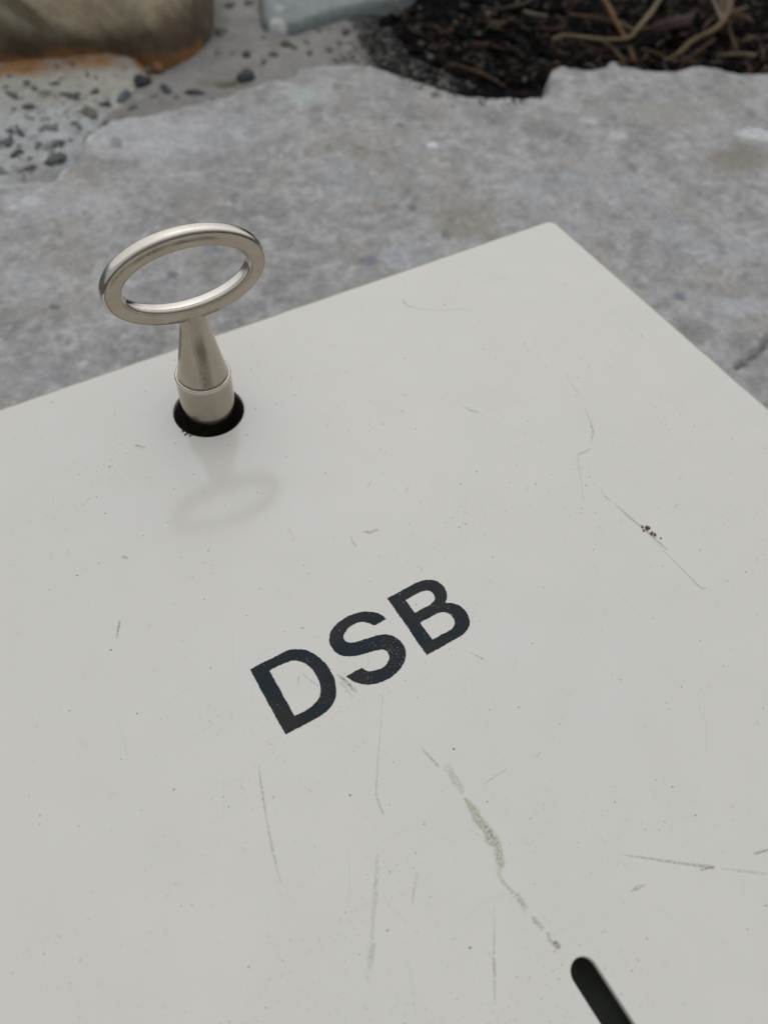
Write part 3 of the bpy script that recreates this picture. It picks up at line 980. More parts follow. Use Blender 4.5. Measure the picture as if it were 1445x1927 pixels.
# dark red dead leaf among the straw
P0 = [ground(x, y, -80 + h) for x, y, h in [(1222, 56, 5), (1250, 40, 9), (1280, 34, 9), (1308, 22, 6)]]
V, F = [], []
for i, p in enumerate(P0):
    w = [1.2, 6.0, 6.5, 1.0][i]
    for s, dz in ((-1, -1.5), (-.4, 1.0), (.3, 0.4), (1, -2.2)):
        V.append((p[0] - 0.35 * s * w, p[1] + s * w, p[2] + dz))
    if i:
        for k in range(3):
            F.append([(i - 1) * 4 + k, (i - 1) * 4 + k + 1, i * 4 + k + 1, i * 4 + k])
n0 = len(V)
V += [(x, y, z - 0.5) for x, y, z in V]
F += [[i + n0 for i in f][::-1] for f in F]
me = mesh('dead_leaf', V, F)
set_color(me, 'col', [(0.030, 0.010, 0.010, 1)] * len(V))
tag(link('dead_leaf', me, MAT_STRAW), 'curled dark red dead leaf between the two straw stalks', 'leaf')

# far ground, below everything
g = 60000.0
me = mesh('ground', [(-g, -g, -96), (g, -g, -96), (g, g, -96), (-g, g, -96)], [[0, 1, 2, 3]])
m = Mat('gravel_ground')
c = m.mix(m.rng(m.noise(3, 5, 0.6), 0.35, 0.65), (0.10, 0.095, 0.085), (0.20, 0.19, 0.175))
c = m.mix(m.rng(m.voro(60)[0], 0.1, 0.6, 0, 0.5), c, (0.08, 0.075, 0.07))
m.set('Base Color', c)
m.set('Roughness', 0.95)
m.bump(m.noise(80, 5, 0.7), 0.8, 0.01)
tag(link('ground', me, m.m), 'gravelly ground round the stones', None, None, 'structure')


# ------------------------------------------------------------------ the metal case
case = bpy.data.objects.new('metal_case', None)
COL.objects.link(case)
case.location = (-0.119, -0.2, 0.0)
tag(case, 'cream painted metal case marked DSB, lying on the grey slab with a key in it', 'metal case')
case_inv = Matrix.Translation(case.location).inverted()


def under(o, root_loc):
    o.matrix_parent_inverse = Matrix.Translation(-Vector(root_loc))
    return o


CX, W2, YB = -119.0, 119.0, -430.0


def rrect(inset, n=10):
    """rounded outline of the case, counter-clockwise, shrunk by inset"""
    R = max(3.9 - inset, 0.6)
    x0, x1, y0, y1 = CX - W2 + inset, CX + W2 + 1.2 - inset, YB + inset, 1.2 - inset
    pts = []
    for cx_, cy_, a0 in ((x1 - R, y1 - R, 0), (x0 + R, y1 - R, 90), (x0 + R, y0 + R, 180), (x1 - R, y0 + R, 270)):
        for k in range(n + 1):
            a = radians(a0 + 90 * k / n)
            pts.append((cx_ + R * cos(a), cy_ + R * sin(a)))
    return pts


def hole_pts(rad, n=96):
    return [(HX + (rad) * cos(2 * pi * k / n), HY + rad * sin(2 * pi * k / n)) for k in range(n)]


HX, HY = -120.4, -22.4
SX, SW, S0, S1 = -117.72, 2.17, -154.9, -206.0


def slot_pts(off, n=20):
    R = SW + off
    pts = [(SX + R * cos(a), S0 + R * sin(a)) for a in np.linspace(0, pi, n + 1)]
    pts += [(SX + R * cos(a), S1 + R * sin(a)) for a in np.linspace(pi, 2 * pi, n + 1)]
    return pts


bm = bmesh.new()
LV = (LIFT) * MM


def bring(pts, z):
    return [bm.verts.new((x * MM, y * MM, LV + z * MM)) for x, y in pts]


def bedges(vs):
    return [bm.edges.new((vs[i], vs[(i + 1) % len(vs)])) for i in range(len(vs))]


RF = 2.2                                      # fold radius of the sheet
prof = [(RF * (1 - sin(a)), -RF * (1 - cos(a))) for a in np.linspace(0, pi / 2, 7)]
rings = [bring(rrect(ins), z) for ins, z in prof]
rings.append(bring(rrect(0), -LIFT + 3.0))
fill_e = bedges(rings[0])
lips = []
for fn in (hole_pts, slot_pts):
    offs = ((0.28, 0.0), (0.12, -0.04), (0.03, -0.14), (0.0, -0.32), (0.0, -1.3))
    base = 8.0 if fn is hole_pts else 0.0
    rr = [bring(fn(base + o_), z) for o_, z in offs]
    fill_e += bedges(rr[0])
    lips.append(rr)
res = bmesh.ops.triangle_fill(bm, use_beauty=True, use_dissolve=False, edges=fill_e)
top_faces = [f for f in res['geom'] if isinstance(f, bmesh.types.BMFace)]
for f in top_faces:
    if f.normal.z < 0 or f.calc_center_median() is None: pass
bm.normal_update()
for f in top_faces:
    if f.normal.z < 0: f.normal_flip()
flat = set(top_faces)
for a, b in zip(rings[:-1], rings[1:]):
    n = len(a)
    for i in range(n):
        bm.faces.new((a[i], b[i], b[(i + 1) % n], a[(i + 1) % n]))
for rr in lips:
    for a, b in zip(rr[:-1], rr[1:]):
        n = len(a)
        for i in range(n):
            bm.faces.new((a[i], a[(i + 1) % n], b[(i + 1) % n], b[i]))
for f in bm.faces: f.smooth = f not in flat
bm.verts.index_update()
me = bpy.data.meshes.new('shell')
edge_ids = [v.index for rg in rings[1:] for v in rg]
bm.to_mesh(me)
bm.free()
lay = me.attributes.new('edge', 'FLOAT', 'POINT')
arr = np.zeros(len(me.vertices))
arr[edge_ids] = 1.0
lay.data.foreach_set('value', arr)
shell = link('shell', me, MAT_PAINT, case, smooth=False)
under(shell, case.location)
tag(shell, 'cream enamelled folded sheet shell')


def disc_tube(name, prof_, mat, parent, root, cx_, cy_, seg=64, cap_top=False, cap_bottom=True, wob=None):
    V, F = [], []
    for (rad, z) in prof_:
        for k in range(seg):
            a = 2 * pi * k / seg
            V.append((cx_ + rad * cos(a), cy_ + rad * sin(a), z))
    for i in range(len(prof_) - 1):
        for k in range(seg):
            F.append([i * seg + k, i * seg + (k + 1) % seg, (i + 1) * seg + (k + 1) % seg, (i + 1) * seg + k])
    if cap_bottom: F.append([(len(prof_) - 1) * seg + k for k in range(seg)])
    if cap_top: F.append([k for k in range(seg)][::-1])
    me = mesh(name, V, F)
    me.flip_normals() if not cap_top and False else None
    o = link(name, me, mat, parent)
    under(o, root)
    return o, V


# lock well seen through the round hole
disc_tube('lock_well', [(9.4, -1.32), (9.2, -1.6), (8.6, -14), (6.0, -15)], MAT_DARK, case, case.location, HX, HY)
o = bpy.data.objects.new
# square spindle the key fits over
V = []
for z in (-14.5, -3.0):
    for sx, sy in ((-1, -1), (1, -1), (1, 1), (-1, 1)):
        V.append((-120.2 + sx * 2.4, -22.3 + sy * 2.4, z))
F = [[3, 2, 1, 0], [4, 5, 6, 7], [0, 1, 5, 4], [1, 2, 6, 5], [2, 3, 7, 6], [3, 0, 4, 7]]
sp = link('spindle', mesh('spindle', V, F), MAT_STEEL, case, smooth=False)
under(sp, case.location)
# dark backing under the slot
V = []
for z in (-8.0, -9.0):
    V += [(SX - 16, S1 - 9, z), (SX + 16, S1 - 9, z), (SX + 16, S0 + 18, z), (SX - 16, S0 + 18, z)]
F = [[0, 1, 2, 3], [7, 6, 5, 4], [0, 4, 5, 1], [1, 5, 6, 2], [2, 6, 7, 3], [3, 7, 4, 0]]
sb = link('slot_backing', mesh('slot_backing', V, F), MAT_SLOT, case, smooth=False)
under(sb, case.location)


# ------------------------------------------------------------------ letters
def smooth_outline(spec, sub=5):
    """list of (x, y, corner) -> dense outline; straight between corners, Catmull-Rom elsewhere"""
    n = len(spec)
    out = []
    for i in range(n):
        p0, p1, p2, p3 = spec[i - 1], spec[i], spec[(i + 1) % n], spec[(i + 2) % n]
        a = np.array(p1[:2]); b = np.array(p2[:2])
        t1 = (b - np.array(p0[:2])) * 0.5
        t2 = (np.array(p3[:2]) - a) * 0.5
        L_ = np.linalg.norm(b - a)
        c1, c2 = p1[2], p2[2]
        if c1: t1 = (b - a)
        if c2: t2 = (b - a)
        # keep handles in proportion to this span
        for_t1 = t1 / (np.linalg.norm(t1) + 1e-9) * L_
        for_t2 = t2 / (np.linalg.norm(t2) + 1e-9) * L_
        m_ = max(2, int(L_ / 0.16))
        for k in range(m_):
            t = k / m_
            h = (2 * t ** 3 - 3 * t * t + 1) * a + (t ** 3 - 2 * t * t + t) * for_t1 + (-2 * t ** 3 + 3 * t * t) * b + (t ** 3 - t * t) * for_t2
            out.append(h)
    return np.array(out)


def make_letter(name, loops, label, z=0.035):
    bm = bmesh.new()
    es = []
    r = random.Random(hash(label) % 1000 if False else len(label) * 7 + int(loops[0][0][0] * -10))
    tops = []
    for loop in loops:
        pts = smooth_outline(loop)
        d = np.roll(pts, -1, 0) - np.roll(pts, 1, 0)
        nrm = np.stack([-d[:, 1], d[:, 0]], 1) / (np.linalg.norm(d, axis=1)[:, None] + 1e-9)
        j = np.array([r.uniform(-1, 1) for _ in pts]) * 0.055 + fbm(pts[:, 0], pts[:, 1], 1.6, 2, 300) * 0.09
        pts = pts + nrm * j[:, None]
        vs = [bm.verts.new((x * MM, y * MM, LV + z * MM)) for x, y in pts]
        es += bedges_for(bm, vs)
        tops.append(vs)
    res = bmesh.ops.triangle_fill(bm, use_beauty=True, use_dissolve=False, edges=es)
    bm.normal_update()
    for f in bm.faces:
        if f.normal.z < 0: f.normal_flip()
    for vs in tops:                                # the thin edge of the enamel
        lo = [bm.verts.new((v.co.x, v.co.y, LV + 0.004 * MM)) for v in vs]
        n = len(vs)
        for i in range(n):
            bm.faces.new((vs[i], lo[i], lo[(i + 1) % n], vs[(i + 1) % n]))
    me = bpy.data.meshes.new(name)
    bm.to_mesh(me)
    bm.free()
    o = link(name, me, MAT_LETTER, case, smooth=False)
    under(o, case.location)
    tag(o, label)
    return o


def bedges_for(bm, vs):
    return [bm.edges.new((vs[i], vs[(i + 1) % len(vs)])) for i in range(len(vs))]


c_, s_ = 1, 0
D_out = [(-140.17, -84.75, c_), (-133.6, -84.72, c_), (-131.75, -84.95, s_), (-130.3, -85.7, s_), (-129.0, -86.95, s_), (-128.05, -88.7, s_), (-127.5, -90.7, s_),
         (-127.4, -92.6, s_), (-127.7, -94.7, s_), (-128.5, -96.5, s_), (-129.75, -97.9, s_), (-131.4, -98.8, s_), (-133.4, -99.12, c_), (-140.12, -98.98, c_)]
D_in = [(-137.15, -86.78, c_), (-134.2, -86.75, c_), (-132.6, -87.08, s_), (-131.4, -87.95, s_), (-130.5, -89.4, s_), (-130.12, -91.4, s_), (-130.3, -93.4, s_),
        (-130.95, -95.0, s_), (-132.0, -96.1, s_), (-133.5, -96.7, s_), (-134.9, -96.8, c_), (-137.15, -96.72, c_)]
S_pts = [(-115.45, -88.57, c_), (-112.69, -88.45, c_), (-113.1, -87.2, s_), (-114.04, -86.02, s_), (-115.83, -84.84, s_), (-118.26, -84.3, s_), (-120.81, -84.42, s_), (-123.18, -85.27, s_),
         (-124.52, -86.7, s_), (-124.91, -88.3, s_), (-124.61, -89.85, s_), (-123.74, -91.1, s_), (-122.27, -91.95, s_), (-120.01, -92.62, s_), (-117.85, -93.14, s_),
         (-116.69, -93.68, s_), (-116.17, -94.63, s_), (-116.55, -95.74, s_), (-117.97, -96.56, s_), (-119.69, -96.6, s_), (-121.26, -95.99, s_), (-122.04, -94.81, c_),
         (-125.39, -94.82, c_), (-124.78, -96.3, s_), (-123.5, -97.68, s_), (-121.8, -98.64, s_), (-119.5, -99.15, s_), (-116.98, -98.91, s_), (-114.66, -97.95, s_),
         (-113.2, -96.43, s_), (-112.72, -94.7, s_), (-113.1, -92.9, s_), (-114.2, -91.4, s_), (-115.8, -90.62, s_), (-118.02, -90.13, s_), (-120.24, -89.7, s_),
         (-121.5, -89.1, s_), (-122.0, -88.26, s_), (-121.68, -87.35, s_), (-120.1, -86.5, s_), (-118.2, -86.32, s_), (-116.7, -86.95, s_)]
B_out = [(-110.12, -84.66, c_), (-103.4, -84.5, c_), (-101.7, -84.75, s_), (-100.1, -85.5, s_), (-99.05, -86.75, s_), (-98.82, -88.5, s_), (-99.4, -90.1, s_), (-100.65, -91.2, c_),
         (-99.4, -91.95, s_), (-98.45, -93.3, s_), (-98.12, -94.9, s_), (-98.4, -96.5, s_), (-99.3, -97.75, s_), (-100.8, -98.5, s_), (-102.4, -98.75, c_), (-110.05, -98.8, c_)]
B_1 = [(-107.28, -86.71, c_), (-103.7, -86.75, c_), (-102.5, -87.0, s_), (-101.75, -87.65, s_), (-101.6, -88.6, s_), (-102.05, -89.55, s_), (-103.3, -90.08, c_), (-107.1, -90.06, c_)]
B_2 = [(-107.35, -92.4, c_), (-103.5, -92.33, c_), (-102.1, -92.7, s_), (-101.3, -93.55, s_), (-101.05, -94.6, s_), (-101.35, -95.7, s_), (-102.3, -96.42, s_), (-103.7, -96.62, c_), (-107.22, -96.6, c_)]
make_letter('letter', [D_out, D_in], 'dark navy letter D')
make_letter('letter', [S_pts], 'dark navy letter S')
make_letter('letter', [B_out, B_1, B_2], 'dark navy letter B')


# ------------------------------------------------------------------ scratches and smears on the paint
def ribbon(pts_px, widths_px, color, alphas, seed=1, jag=0.25, z=0.055, soft=True):
    P = np.array([ground(x, y, 0.0)[:2] for x, y in pts_px])
    n = len(P)
    seg = np.linalg.norm(np.diff(P, axis=0), axis=1)
    s = np.concatenate([[0], np.cumsum(seg)])
    m_ = max(4, int(s[-1] / 0.3))
    t = np.linspace(0, s[-1], m_)
    # smooth interpolation
    x = np.interp(t, s, P[:, 0]); y = np.interp(t, s, P[:, 1])
    kx = np.ones(5) / 5
    if m_ > 12:
        xp = np.convolve(np.pad(x, 2, 'edge'), kx, 'valid'); yp = np.convolve(np.pad(y, 2, 'edge'), kx, 'valid')
        x, y = xp, yp
    w = np.interp(t, s, widths_px) / 8.5 * 0.5 * 0.85
    al = np.interp(t, s, alphas)
    dx, dy = np.gradient(x), np.gradient(y)
    L_ = np.hypot(dx, dy) + 1e-9
    nx_, ny_ = -dy / L_, dx / L_
    j = 1 + jag * fbm(t, t * 0, 1.2, 3, seed)
    j2 = 1 + jag * fbm(t, t * 0 + 9, 1.2, 3, seed + 3)
    V, F, C = [], [], []
    rows = (-1, -0.45, 0.45, 1)
    for i in range(m_):
        for r_ in rows:
            ww = w[i] * (j[i] if r_ < 0 else j2[i]) * r_
            V.append((x[i] + nx_[i] * ww, y[i] + ny_[i] * ww, z))
            a = al[i] * (0.0 if abs(r_) == 1 and soft else 1.0)
            C.append((*color, a * 0.52))
        if i:
            b = (i - 1) * 4
            for k in range(3):
                F.append([b + k, b + k + 1, b + 5 + k, b + 4 + k])
    return V, F, C


def add_marks(name, items, label=None, kind=None):
    V, F, C = [], [], []
    for it in items:
        v, f, c = ribbon(*it)
        off = len(V)
        V += v; F += [[i + off for i in q] for q in f]; C += c
    me = mesh(name, V, F)
    set_color(me, 'mk', C)
    o = link(name, me, MAT_MARK, case, smooth=False)
    under(o, case.location)
    tag(o, label, None, None, kind)
    return o


GR = (0.24, 0.235, 0.215)
LG = (0.385, 0.383, 0.355)
GN = (0.35, 0.37, 0.225)
BR = (0.12, 0.085, 0.06)
one = lambda pts, w, col, a, sd=1, jag=.3: [(pts, [w] * len(pts), col, [a] * len(pts), sd, jag)]
add_marks('scratch', [([(1128, 922), (1142, 938), (1152, 945)], [3, 5, 2], LG, [.5, .9, .3], 2),
                      ([(1153, 945), (1170, 960), (1190, 979), (1207, 992)], [3, 7, 9, 6], LG, [.6, .9, 1, 1], 3),
                      ([(1205, 990), (1235, 1016), (1257, 1037)], [5, 9, 3], LG, [1, 1, .6], 4),
                      ([(1222, 1012), (1262, 1050), (1295, 1083), (1312, 1101), (1322, 1109), (1331, 1105)], [2, 3, 3, 5, 5, 4], GR, [.2, .7, .8, .7, .7, .4], 5)],
          'long straight scratch with a brown blob halfway')
add_marks('scratch', [([(1062, 700), (1075, 722), (1092, 745)], [3, 3, 4], LG, [.3, .6, .5], 6),
                      ([(1100, 765), (1110, 790), (1116, 812), (1113, 830)], [2, 4, 6, 3], LG, [.4, .7, 1, .7], 7),
                      ([(1113, 844), (1098, 851), (1085, 857)], [4, 5, 4], LG, [.7, 1, .9], 8),
                      ([(1087, 858), (1090, 890), (1096, 920), (1098, 945)], [3, 3, 2, 3], LG, [.8, .6, .5, .4], 9),
                      ([(1091, 965), (1096, 967)], [5, 4], GR, [.7, .4], 9)], 'faint hooked scratch')
add_marks('scratch', [([(756, 562), (764, 574), (790, 581), (830, 584), (900, 579)], [5, 5, 3, 3, 2], LG, [.9, .9, .5, .6, .2], 10)], 'faint arched scratch near the far edge')
add_marks('scratch', [([(487, 1440), (492, 1482), (502, 1545), (513, 1600), (522, 1640), (531, 1668)], [3, 5, 4, 5, 4, 3], LG, [.3, .9, .6, .8, .5, .3], 11)], 'thin straight scratch below the letter D')
add_marks('scratch', [([(722, 1292), (717, 1360), (711, 1430), (707, 1495), (716, 1520), (723, 1535)], [2, 2, 3, 3, 5, 4], LG, [.3, .6, .7, .8, .9, .6], 12)], 'long fine scratch below the letter S')
add_marks('smear', [([(710, 1605), (708, 1660), (703, 1720), (699, 1770)], [7, 10, 8, 6], LG, [.25, .45, .4, .3], 13),
                    ([(703, 1775), (698, 1800), (695, 1826)], [10, 13, 8], LG, [.4, .6, .5], 14)], 'dull grey rub mark')
add_marks('smear', [([(786, 1640), (780, 1670), (776, 1705)], [6, 6, 4], LG, [.3, .55, .4], 15)], 'small dull rub mark')
add_marks('scratch', [([(930, 1702), (930, 1760), (929, 1800)], [2, 3, 4], GR, [.25, .5, .8], 16),
                      ([(929, 1800), (930, 1840), (931, 1895)], [6, 5, 3], GR, [.9, .6, .3], 17)], 'vertical grey scratch near the bottom edge')
add_marks('scratch', [([(791, 1407), (806, 1422), (820, 1438), (829, 1447)], [4, 6, 7, 3], LG, [.6, .9, .8, .4], 18)], 'short grey graze above the green smear')
add_marks('smear', [([(838, 1436), (850, 1458), (862, 1478), (872, 1496)], [16, 18, 18, 10], GN, [.15, .5, .5, .25], 19, .8),
                    ([(874, 1500), (888, 1522), (905, 1550), (924, 1576), (938, 1600), (943, 1628), (936, 1645)], [8, 17, 22, 26, 20, 16, 8], GN, [.8, 1, 1, 1, 1, .8, .4], 20, .6),
                    ([(905, 1548), (918, 1562), (930, 1582), (941, 1612)], [5, 7, 8, 4], (0.27, 0.28, 0.21), [.4, .7, .7, .3], 22, .8),
                    ([(938, 1640), (944, 1660), (956, 1672), (970, 1682)], [8, 9, 8, 6], GN, [.5, .7, .6, .5], 21, .9),
                    ([(972, 1684), (980, 1696), (990, 1712)], [8, 12, 8], GN, [.8, .9, .5], 22, .9),
                    ([(1000, 1726), (1010, 1738), (1022, 1750)], [8, 12, 10], GN, [.7, .9, .5], 23, .9),
                    ([(1028, 1756), (1036, 1770), (1046, 1778)], [8, 10, 8], GN, [.7, .9, .7], 24, .9),
                    ([(1042, 1772), (1048, 1780), (1052, 1786)], [8, 11, 7], (0.15, 0.09, 0.06), [1, 1, .9], 25, .6)], 'long crooked greenish smear with a brown end')
add_marks('scratch', [([(1170, 1609), (1220, 1616), (1275, 1625), (1318, 1630), (1345, 1633)], [3, 5, 6, 7, 5], LG, [.7, .9, .9, 1, 1], 26),
                      ([(1318, 1638), (1332, 1634), (1344, 1633)], [4, 5, 5], GR, [.8, 1, 1], 27),
                      ([(1350, 1634), (1400, 1640), (1445, 1646)], [3, 7, 5], LG, [.3, .5, .3], 28)], 'long flat scratch toward the right edge')
add_marks('scratch', [([(1418, 1608), (1430, 1604), (1450, 1599)], [4, 6, 5], GR, [.5, 1, .9], 29)], 'dark tick at the right border')
add_marks('scratch', [([(1188, 1679), (1200, 1671), (1216, 1665)], [3, 7, 3], GR, [.7, .7, .3], 30)], 'short slanted grey tick')
add_marks('scratch', [([(226, 1168), (223, 1182), (219, 1202)], [4, 6, 3], GR, [.8, 1, .6], 31)], 'short dark nick at the left')
add_marks('smear', [([(634, 1268), (648, 1280), (660, 1292), (674, 1306)], [5, 9, 12, 5], (0.24, 0.235, 0.12), [.7, .9, .9, .5], 32, 1.0),
                    ([(640, 1284), (652, 1296), (664, 1312)], [6, 9, 4], (0.35, 0.35, 0.25), [.5, .6, .3], 33, 1.0),
                    ([(566, 1182), (573, 1182)], [6, 6], (0.3, 0.28, 0.15), [.9, .7], 34, .8)], 'olive smear between the letters D and S')
add_marks('scratch', [([(884, 1227), (896, 1234), (909, 1241)], [2, 3, 4], GR, [.4, .8, 1], 35)], 'thin nick right of the letter B')
add_marks('smear', [([(682, 1000), (696, 1003), (712, 996)], [6, 9, 5], (0.28, 0.24, 0.17), [.6, .8, .7], 36, 1.0),
                    ([(659, 1008), (664, 1020), (671, 1030)], [5, 6, 4], GR, [.5, .6, .5], 37, .8)], 'brown crumbly smear above the letter B')
add_marks('smear', [([(872, 765), (885, 772), (900, 776)], [6, 9, 5], LG, [.5, .8, .5], 38, 1.0)], 'small grey scuff beyond the letters')
add_marks('smear', [([(255, 838), (266, 842), (275, 843)], [6, 7, 4], (0.22, 0.2, 0.16), [.7, .8, .3], 39, 1.0)], 'tiny brown scuff left of the keyhole')
add_marks('smear', [([(228, 1046), (237, 1050), (242, 1052)], [6, 10, 6], GR, [.8, .9, .6], 40, 1.0)], 'small dark grey spot at the left')
add_marks('scratch', [([(908, 1478), (925, 1466), (955, 1446)], [3, 4, 3], GR, [.3, .55, .3], 41)], 'slanting faint scratch crossing the smear top')
add_marks('scratch', [([(800, 1795), (860, 1740), (925, 1690), (975, 1680)], [2, 2, 2, 4], LG, [.08, .15, .12, .4], 42)], 'faint diagonal scratch over the smear')
add_marks('scratch', [([(495, 1262), (530, 1330)], [0.1, 0.1], GR, [0, 0], 43)] if False else
          [([(566, 1265), (580, 1278), (600, 1292)], [2, 3, 4], LG, [.5, .7, .8], 43), ([(562, 1272), (561, 1288)], [3, 3], GR, [.7, .4], 44)], 'hairline inside the letter D')

# random ticks, crescents and flyspecks
items = []
rr_ = random.Random(99)
for k in range(330):
    px, py = rr_.uniform(0, 1445), rr_.uniform(520, 1927)
    P = ground(px, py, 0)
    if P[0] > -6 or P[1] > -6: continue
    ln = rr_.uniform(3, 16) * (1.8 if rr_.random() < .08 else 1)
    a = rr_.gauss(1.1, .8)
    bend = rr_.uniform(-1.2, 1.2)
    pts = [(px, py), (px + cos(a) * ln * .5, py + sin(a) * ln * .5), (px + cos(a) * ln * .5 + cos(a + bend) * ln * .5, py + sin(a) * ln * .5 + sin(a + bend) * ln * .5)]
    col = rr_.choice([GR, LG, LG, LG, (0.2, 0.19, 0.16), (0.25, 0.23, 0.18)])
    w = rr_.uniform(1.5, 4.5)
    al = rr_.uniform(.12, .6)
    items.append((pts, [w * .6, w, w * .5], col, [al * .6, al, al * .4], k, .6))
for k in range(26):      # longer hairlines
    px, py = rr_.uniform(60, 1400), rr_.uniform(800, 1850)
    a = rr_.choice([1.5, 1.3, -0.7, 2.4, 0.6]) + rr_.uniform(-.2, .2)
    ln = rr_.uniform(40, 150)
    pts = [(px + cos(a + q * .04) * ln * q / 4, py + sin(a + q * .04) * ln * q / 4) for q in range(5)]
    if min(ground(x, y, 0)[1] for x, y in pts) > -8 or any(ground(x, y, 0)[0] > -6 or ground(x, y, 0)[1] > -6 for x, y in pts): continue
    items.append((pts, [1.5, 2, 2.2, 2, 1.2], LG, [.05, .16, .2, .16, .05], k + 500, .4))
add_marks('paint_nicks', items, 'scattered tiny nicks and hairlines in the paint', 'stuff')

# dried remains of a squashed bug on the long scratch
bV = []
blob_root = None
for i, (px, py, rx, ry, h) in enumerate([(1218, 994, 6.5, 6, .5), (1226, 1004, 5, 4, .35), (1232, 1007, 5, 3, .3), (1208, 992, 4, 2.5, .25), (1243, 1013, 2, 2, .2), (1211, 999, 3, 3, .25)]):
    c = ground(px, py, 0)
    o = lump('bug_remains', c[0], c[1], 0.05, rx / 8.0 * .72, ry / 8.0 * .72, h, 0.4 * i, (0.12, 0.052, 0.038) if i % 2 == 0 else (0.17, 0.10, 0.075), MAT_PEB, case, 700 + i, 2, 0.4)
    under(o, case.location)
for (px, py) in ((352, 816), (344, 812), (358, 820), (349, 818)):     # burr at the rim of the hole
    c = ground(px, py, 0)
    o = lump('rim_dirt', c[0], c[1], 0.05, 0.35, 0.25, 0.2, px, (0.03, 0.028, 0.025), MAT_PEB, case, int(px), 1, 0.4)
    under(o, case.location)


# ------------------------------------------------------------------ the key
KX, KY = -120.19, -22.26
key = bpy.data.objects.new('key', None)
COL.objects.link(key)
key.location = (KX * MM, KY * MM, (LIFT - 3.2) * MM)
tag(key, 'worn nickel plated key with an oval ring handle, standing in the round keyhole', 'key')
KL = key.location


def lathe(name, prof_, reflection_grime=None, seg=96):
    V, F, G_ = [], [], []
    for (rad, z) in prof_:
        for k in range(seg):
            a = 2 * pi * k / seg
            V.append((KX + rad * cos(a), KY + rad * sin(a), z))
            G_.append(reflection_grime(a, z) if reflection_grime else 0.0)
    for i in range(len(prof_) - 1):
        for k in range(seg):
            F.append([i * seg + k, i * seg + (k + 1) % seg, (i + 1) * seg + (k + 1) % seg, (i + 1) * seg + k])
    me = mesh(name, V, F)
    lay = me.attributes.new('reflection_grime', 'FLOAT', 'POINT')
    lay.data.foreach_set('value', G_)
    me.attributes.new('tan_reflection', 'FLOAT', 'POINT').data.foreach_set('value', [0.0 if name == 'collar' else 1.0] * len(V))
    o = link(name, me, MAT_NICKEL, key)
    under(o, KL)
    return o


# socket barrel: outer wall up to the shoulder, inner bore below
barrel_prof = [(3.4, -3.2), (5.75, -3.2), (5.95, -3.0), (6.03, -2.7), (6.06, 4.0), (6.05, 11.1)]
barrel = lathe('barrel', [(3.4, 3.0)] + barrel_prof)
collar_prof = [(6.05, 11.1)] + [(5.74 + 0.38 * cos(a), 11.62 + 0.48 * sin(a)) for a in np.linspace(-0.9, pi / 2 + 0.5, 12)] + [(5.30, 11.98)]
lathe('collar', collar_prof, lambda a, z: 0.45 if z > 11.9 else 0.0)
phi = -0.057
AZ = math.atan2(CAM[1] - KY, CAM[0] - KX)        # camera side of the cone, where a dark reflection is painted


def cone_reflection_grime(a, z):  # reflection of the camera side painted as a dark streak, plus a dark foot
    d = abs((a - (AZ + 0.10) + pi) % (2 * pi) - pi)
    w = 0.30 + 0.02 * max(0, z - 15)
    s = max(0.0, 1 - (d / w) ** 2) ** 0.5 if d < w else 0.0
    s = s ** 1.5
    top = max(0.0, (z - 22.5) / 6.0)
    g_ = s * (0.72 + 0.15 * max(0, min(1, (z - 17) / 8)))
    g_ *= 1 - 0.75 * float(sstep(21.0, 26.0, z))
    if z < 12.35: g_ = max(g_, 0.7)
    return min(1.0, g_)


V, F, G_ = [], [], []
SEG = 96
zs = np.concatenate([np.linspace(11.95, 25.5, 44), np.linspace(25.8, 29.6, 16)])
for z in zs:
    t = (z - 11.95) / (28.6 - 11.95)
    rad = 5.52 * (1 - t) + 2.45 * t - 0.03 * sin(pi * min(t, 1))
    q = float(sstep(24.8, 30.4, z))
    ra = rad + 1.9 * q ** 2.2                      # spreads along the bow
    rn = 5.52 * (1 - t) + 1.62 * t                  # and thins to its thickness
    for k in range(SEG):
        a = 2 * pi * k / SEG
        ca, sa = cos(a - phi), sin(a - phi)
        x, y = ra * ca, rn * sa
        V.append((KX + x * cos(phi) - y * sin(phi), KY + x * sin(phi) + y * cos(phi), z))
        G_.append(cone_reflection_grime(a, z))
for i in range(len(zs) - 1):
    for k in range(SEG):
        F.append([i * SEG + k, i * SEG + (k + 1) % SEG, (i + 1) * SEG + (k + 1) % SEG, (i + 1) * SEG + k])
me = mesh('shank', V, F)
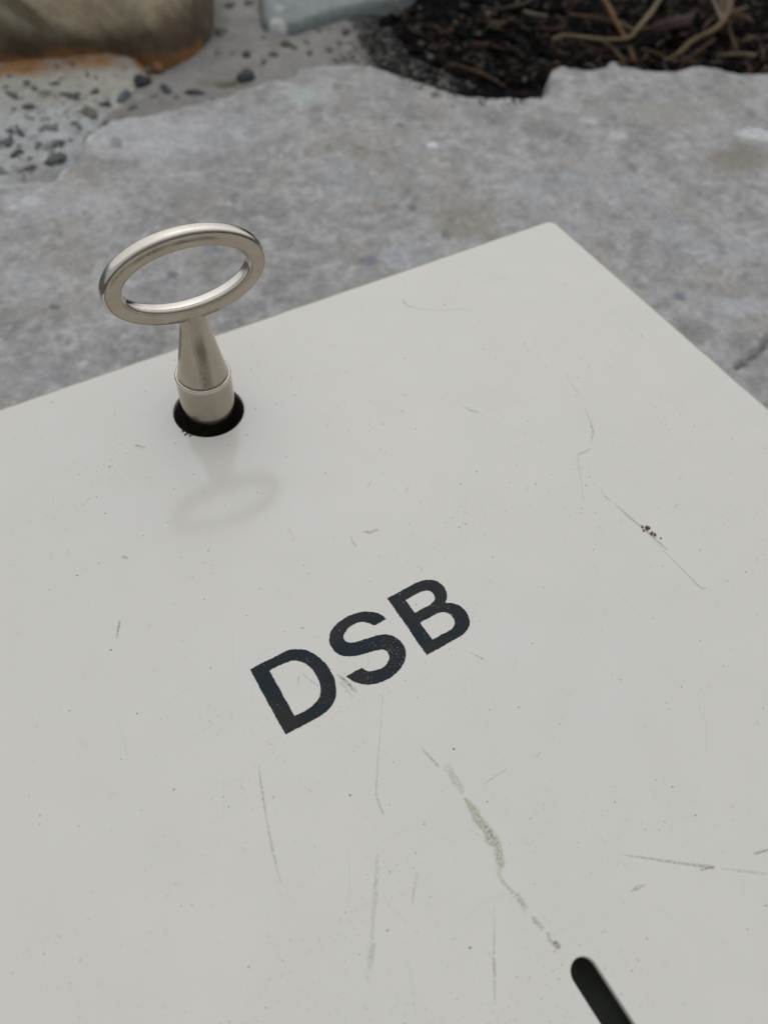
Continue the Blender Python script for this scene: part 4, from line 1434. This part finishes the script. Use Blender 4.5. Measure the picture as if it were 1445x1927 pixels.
me.attributes.new('reflection_grime', 'FLOAT', 'POINT').data.foreach_set('value', G_)
me.attributes.new('tan_reflection', 'FLOAT', 'POINT').data.foreach_set('value', [1.0] * len(V))
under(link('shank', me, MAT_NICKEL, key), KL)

# oval bow
phi = -0.057
e1 = np.array([cos(phi), sin(phi), 0.0])
e3 = np.array([0, 0, 1.0])
nb = np.cross(e3, e1)
if nb @ (CAM - np.array([KX, KY, 0])) < 0: nb = -nb
cen = np.array([KX, KY, 37.82])
RX, RZ, WR, TH = 14.33, 8.24, 1.92, 1.58
V, F, G_, T_ = [], [], [], []
NU, NV = 200, 56
for i in range(NU):
    u = 2 * pi * i / NU
    c = cen + e1 * RX * cos(u) + e3 * RZ * sin(u)
    nrm = e1 * cos(u) / RX + e3 * sin(u) / RZ
    nrm /= np.linalg.norm(nrm)
    for j in range(NV):
        v = 2 * pi * j / NV
        ex = 2 / 3.5
        cu = math.copysign(abs(cos(v)) ** ex, cos(v))
        su = math.copysign(abs(sin(v)) ** ex, sin(v))
        V.append(c + nrm * WR * cu + nb * TH * su)
        T_.append(float(sstep(0.80, 0.93, abs(su))))  # flat faces get the painted tan reflection, rims stay bright
        # dark horizon reflection painted along the shoulders between rim and face
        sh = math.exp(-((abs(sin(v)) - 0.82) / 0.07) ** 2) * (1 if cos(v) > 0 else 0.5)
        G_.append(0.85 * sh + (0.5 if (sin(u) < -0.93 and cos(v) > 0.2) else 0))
    b, b2 = i * NV, ((i + 1) % NU) * NV
    for j in range(NV):
        F.append([b + j, b2 + j, b2 + (j + 1) % NV, b + (j + 1) % NV])
me = mesh('bow', V, F)
lay = me.attributes.new('reflection_grime', 'FLOAT', 'POINT')
lay.data.foreach_set('value', G_)
me.attributes.new('tan_reflection', 'FLOAT', 'POINT').data.foreach_set('value', T_)
bow = link('bow', me, MAT_NICKEL, key)
under(bow, KL)
for o_ in (bow,):
    bmx = bmesh.new(); bmx.from_mesh(o_.data); bmesh.ops.recalc_face_normals(bmx, faces=bmx.faces); bmx.to_mesh(o_.data); bmx.free()
